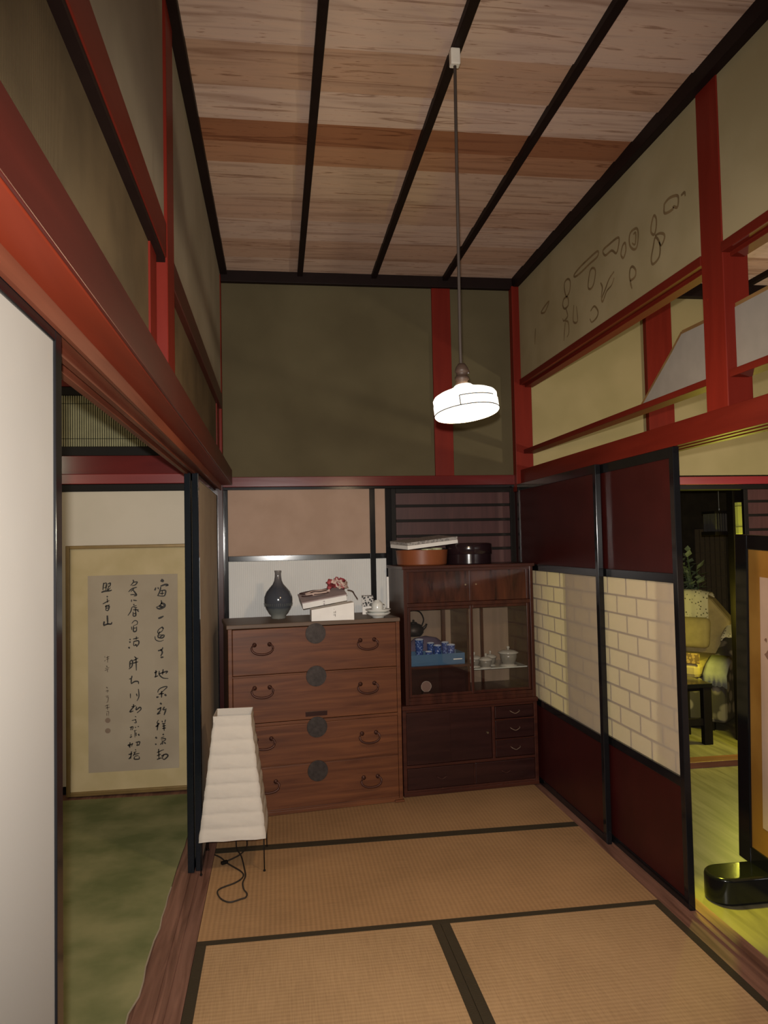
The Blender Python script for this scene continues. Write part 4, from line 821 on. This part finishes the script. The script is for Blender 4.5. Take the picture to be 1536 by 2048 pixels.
# lattice panel on the parlour wall
lp = thing('lattice_panel', 'tall dim brown lattice panel on the dark wall behind the armchair', 'lattice panel', (4.30, 7.08, 0.6))
MB().box(-.16, .16, .006, .016, 0, .95).build('backing', plain('dim_brown_cloth', (.055, .038, .022), .9), lp)
mb = MB()
for i in range(7): mb.box(-.16+i*.0533-.004, -.16+i*.0533+.004, -.004, .006, 0, .95)
for i in range(9): mb.box(-.164, .164, -.006, .004, i*.118, i*.118+.007)
mb.build('lattice', plain('dim_brown_lattice', (.045, .03, .018), .7), lp)

# standing screen parallel to the sliding doors
ss = thing('standing_screen', 'black framed standing picture screen with gold border in the room on the right', 'standing screen', (2.07, 3.25, FZ), rot=(R(2.5), 0, 0))
GOLD = mottle('gold_silk_border', (.25, .115, .020), (.33, .165, .034), 3, rough=.55)
PINK = mottle('pinkish_painting_paper', (.42, .29, .215), (.48, .34, .26), 3, rough=.9)
mb = MB().box(-.018, .018, -.085, 0, .11, 1.565).box(-.018, .018, -1.45, -1.365, .11, 1.565).box(-.017, .017, -1.365, -.085, 1.50, 1.565).box(-.017, .017, -1.365, -.085, .11, .185)
mb.build('frame', BLACK, ss, bevel=.004)
MB().box(-.008, .008, -1.37, -.08, .18, 1.505).build('mount', GOLD, ss)
pa = MB().box(-.0095, -.008, -1.26, -.165, .30, 1.385).build('painting', PINK, ss)
mb = MB(); rr = random.Random(9)
for i in range(30):
    cy, cz = rr.uniform(-.50, -.20), rr.uniform(.60, 1.12); s = rr.uniform(.008, .030)
    mb.prism([(cy+s*rr.uniform(.5, 1.1)*math.cos(a*math.pi/5), cz+s*rr.uniform(.5, 1.1)*math.sin(a*math.pi/5)) for a in range(10)], -.0099-.00002*i, -.0096, 'X')
mb.build('ink_blot', plain('brown_ink_wash', (.16, .085, .055), .9, var=.4), pa)
for fy in (-.155, -1.30):
    pts = [(.18+.085*math.cos(a), fy+.085*math.sin(a)) for a in [R(-90+i*15) for i in range(13)]]+[(-.18+.085*math.cos(a), fy+.085*math.sin(a)) for a in [R(90+i*15) for i in range(13)]]
    o = MB().prism(pts, 0.0, .115, 'Z').build('foot', BLACK, ss, True, bevel=.014, seg=3); o.rotation_euler = (R(-2.5), 0, 0)

# armchair with its covers
ACH = (3.32, 6.20, -.045); AR = R(-48)
ac = thing('armchair', 'low armchair with dark floral sides seen beyond the right room under lace covers', 'armchair', ACH, AR)
FLOR = speckle('dark_floral_upholstery', (.20, .165, .12), (.050, .040, .028), 9, .38, .9)
OCHRE = plain('ochre_upholstery', (.40, .30, .12), .8, bump=.1)
TAPE = speckle('tapestry_band', (.36, .22, .07), (.15, .085, .03), 34, .45, .9)
LACE = speckle('open_lace', (.10, .085, .04), (.66, .58, .38), 40, .26, .9)
MB().box(-.40, .48, -.40, .40, .06, .40).build('base', FLOR, ac, bevel=.03)
MB().box(-.36, .40, -.42, .28, .40, .52).build('seat', OCHRE, ac, bevel=.035)
MB().box(-.37, .41, -.428, -.415, .52, .60).build('tapestry_trim', TAPE, ac)
MB().prism([(-.46, .40), (-.46, 1.0), (-.42, 1.04), (.20, 1.04), (.32, .98), (.47, .80), (.47, .40)], .22, .38, 'Y').build('backrest', OCHRE, ac, bevel=.03)
for s0, s1 in ((-.56, -.42), (.44, .58)):
    MB().prism([(-.37, .06), (-.37, .44), (-.30, .51), (.20, .73), (.36, .79), (.40, .70), (.40, .06)], s0, s1, 'X').build('arm', FLOR, ac, bevel=.03)
for x in (-.38, .46):
    for y in (-.34, .34): MB().box(x-.025, x+.025, y-.025, y+.025, 0, .07).build('leg', BLACKM, ac, bevel=.004)
def acp(x, y, z): return (ACH[0]+x*math.cos(AR)-y*math.sin(AR), ACH[1]+x*math.sin(AR)+y*math.cos(AR), ACH[2]+z)
def sheetx(x0, x1, prof, n, ripple, hem):
    # cloth sheet following a (y, z) profile across x, with a scalloped front hem
    mb = MB(); rows = []
    for i in range(n+1):
        u = i/n; x = x0+(x1-x0)*u; row = []
        for j, (y, z) in enumerate(prof):
            k = 1 if j == 0 else 0
            row.append(mb.bm.verts.new((x, y-.003*math.sin(u*ripple), z-(hem*abs(math.sin(u*math.pi*5)) if k else 0)-.03*max(0, abs(u-.5)-.38)*6)))
        rows.append(row)
    for a, b in zip(rows, rows[1:]):
        for j in range(len(prof)-1): mb.bm.faces.new((a[j], b[j], b[j+1], a[j+1]))
    return mb
o = sheetx(-.47, .30, [(.19, .78), (.20, .88), (.205, 1.0), (.215, 1.045), (.26, 1.06), (.33, 1.055), (.39, 1.03), (.395, .90)], 40, 60, .035).build('lace_cover', LACE, None, True, loc=ACH, rot=(0, 0, AR))
o.modifiers.new('s', 'SOLIDIFY').thickness = .006
tag(o, 'pale lace cover draped over the back of the armchair', 'lace cover')
o = sheetx(.425, .60, [(.08, .50), (.085, .69), (.12, .715), (.30, .80), (.37, .815), (.41, .74)], 16, 20, .02).build('lace_arm_cover', LACE, None, True, loc=ACH, rot=(0, 0, AR))
o.modifiers.new('s', 'SOLIDIFY').thickness = .006
tag(o, 'small lace cover on the arm of the armchair', 'arm cover')
o = MB().box(-.17, .17, -.045, .045, -.13, .13).build('cushion', OCHRE, None, True, bevel=.04, loc=acp(.16, .13, .70), rot=(R(-14), 0, AR))
tag(o, 'plain ochre cushion leaning on the armchair back', 'cushion')
o = sheetx(.42, .60, [(-.392, .36), (-.392, .46), (-.32, .525), (-.22, .57)], 24, 12, .012).build('white_throw', plain('white_throw_cloth', (.22, .215, .19), .9, bump=.2), None, True, loc=ACH, rot=(0, 0, AR))
o.modifiers.new('s', 'SOLIDIFY').thickness = .008
tag(o, 'white cloth hanging over the front end of the armchair arm', 'throw')
# black low table
lt_ = thing('low_table', 'black square legged low table standing before the armchair', 'table', (2.80, 5.42, -.045))
MB().box(-.36, .345, -.20, .16, .415, .445).build('tabletop', BLACK, lt_, bevel=.003)
for x in (-.33, .30):
    for y in (-.17, .13): MB().box(x-.025, x+.04, y-.025, y+.025, 0, .415).build('leg', BLACKM, lt_, bevel=.003)
MB().box(-.305, .275, -.185, -.155, .14, .19).build('stretcher', BLACKM, lt_)
MB().box(-.30, .28, -.15, .11, .385, .415).build('apron', BLACKM, lt_)
# hanging lantern, unlit
hl = thing('hanging_lantern', 'dark unlit square lantern with slatted sides hanging above the armchair', 'hanging lantern', (3.50, 5.62, 1.49))
MB().box(-.095, .095, -.095, .095, .165, .185).box(-.10, .10, -.10, .10, -.005, .025).build('frame', BLACKM, hl, bevel=.002)
mb = MB()
for i in range(9):
    x = -.08+i*.02
    mb.box(x-.004, x+.004, -.088, -.082, .025, .165).box(x-.004, x+.004, .082, .088, .025, .165).box(-.088, -.082, x-.004, x+.004, .025, .165).box(.082, .088, x-.004, x+.004, .025, .165)
mb.build('slats', plain('dim_slats', (.05, .045, .04), .6), hl)
MB().tube([(0, 0, .18), (0, 0, 1.10)], .003, 6).build('cord', plain('grey_cord', (.16, .15, .11), .6), hl)
MB().lathe([(0, -.006), (.006, 0), (0, .006)], (-.03, -.05, .20), 10).build('bead', WHITEC, hl, True)
# narrow paper wall light
nl = thing('paper_wall_light', 'narrow upright yellow green paper light on the dark post', 'wall light', (3.415, 5.238, 1.49))
MB().box(-.026, .026, -.04, 0, 0, .235).build('paper_box', emit('dim_yellow_paper', (.30, .30, .05), .28), nl, bevel=.003)
MB().box(-.028, .028, -.042, .001, .05, .055).box(-.028, .028, -.042, .001, .205, .21).build('band', plain('olive_band', (.12, .12, .03), .7), nl)
# plant
ptd = thing('potted_plant', 'leafy green potted plant behind the armchair', 'plant', (3.83, 6.62, -.045))
MB().lathe([(0, 0), (.11, 0), (.15, .30), (.14, .30), (.12, .27), (0, .27)], n=28).build('pot', plain('brown_pot', (.06, .035, .02), .4), ptd, True)
mb = MB(); lf = MB(); rr = random.Random(21)
for i in range(11):
    a = rr.uniform(0, 6.28); r = rr.uniform(.03, .20); h = rr.uniform(1.05, 1.42)
    tipp = Vector((r*math.cos(a)-.10, r*math.sin(a), h)); mid = Vector((.4*r*math.cos(a), .4*r*math.sin(a), .75))
    mb.tube(smooth3([(0, 0, .26), tuple(mid), tuple(tipp)]), .004, 5)
    for k in range(8):
        c = mid.lerp(tipp, .35+.65*k/7); b = rr.uniform(0, 6.28); el = rr.uniform(-.2, .9); s = rr.uniform(.08, .125)
        d = Vector((math.cos(b)*math.cos(el), math.sin(b)*math.cos(el), math.sin(el))); w = d.cross(Vector((0, 0, 1))).normalized()*s*.36
        q = [c, c+d*s*.45+w, c+d*s, c+d*s*.45-w]; m_ = c+d*s*.5+Vector((0, 0, -.008))
        vs = [lf.bm.verts.new(x) for x in q]; vm_ = lf.bm.verts.new(m_)
        for z in range(4): lf.bm.faces.new((vs[z], vs[(z+1) % 4], vm_))
mb.build('stem', plain('green_stem', (.06, .09, .03), .6), ptd, True)
lf.build('foliage', plain('pale_leaf', (.24, .29, .17), .5, var=.3), ptd, noN=True)
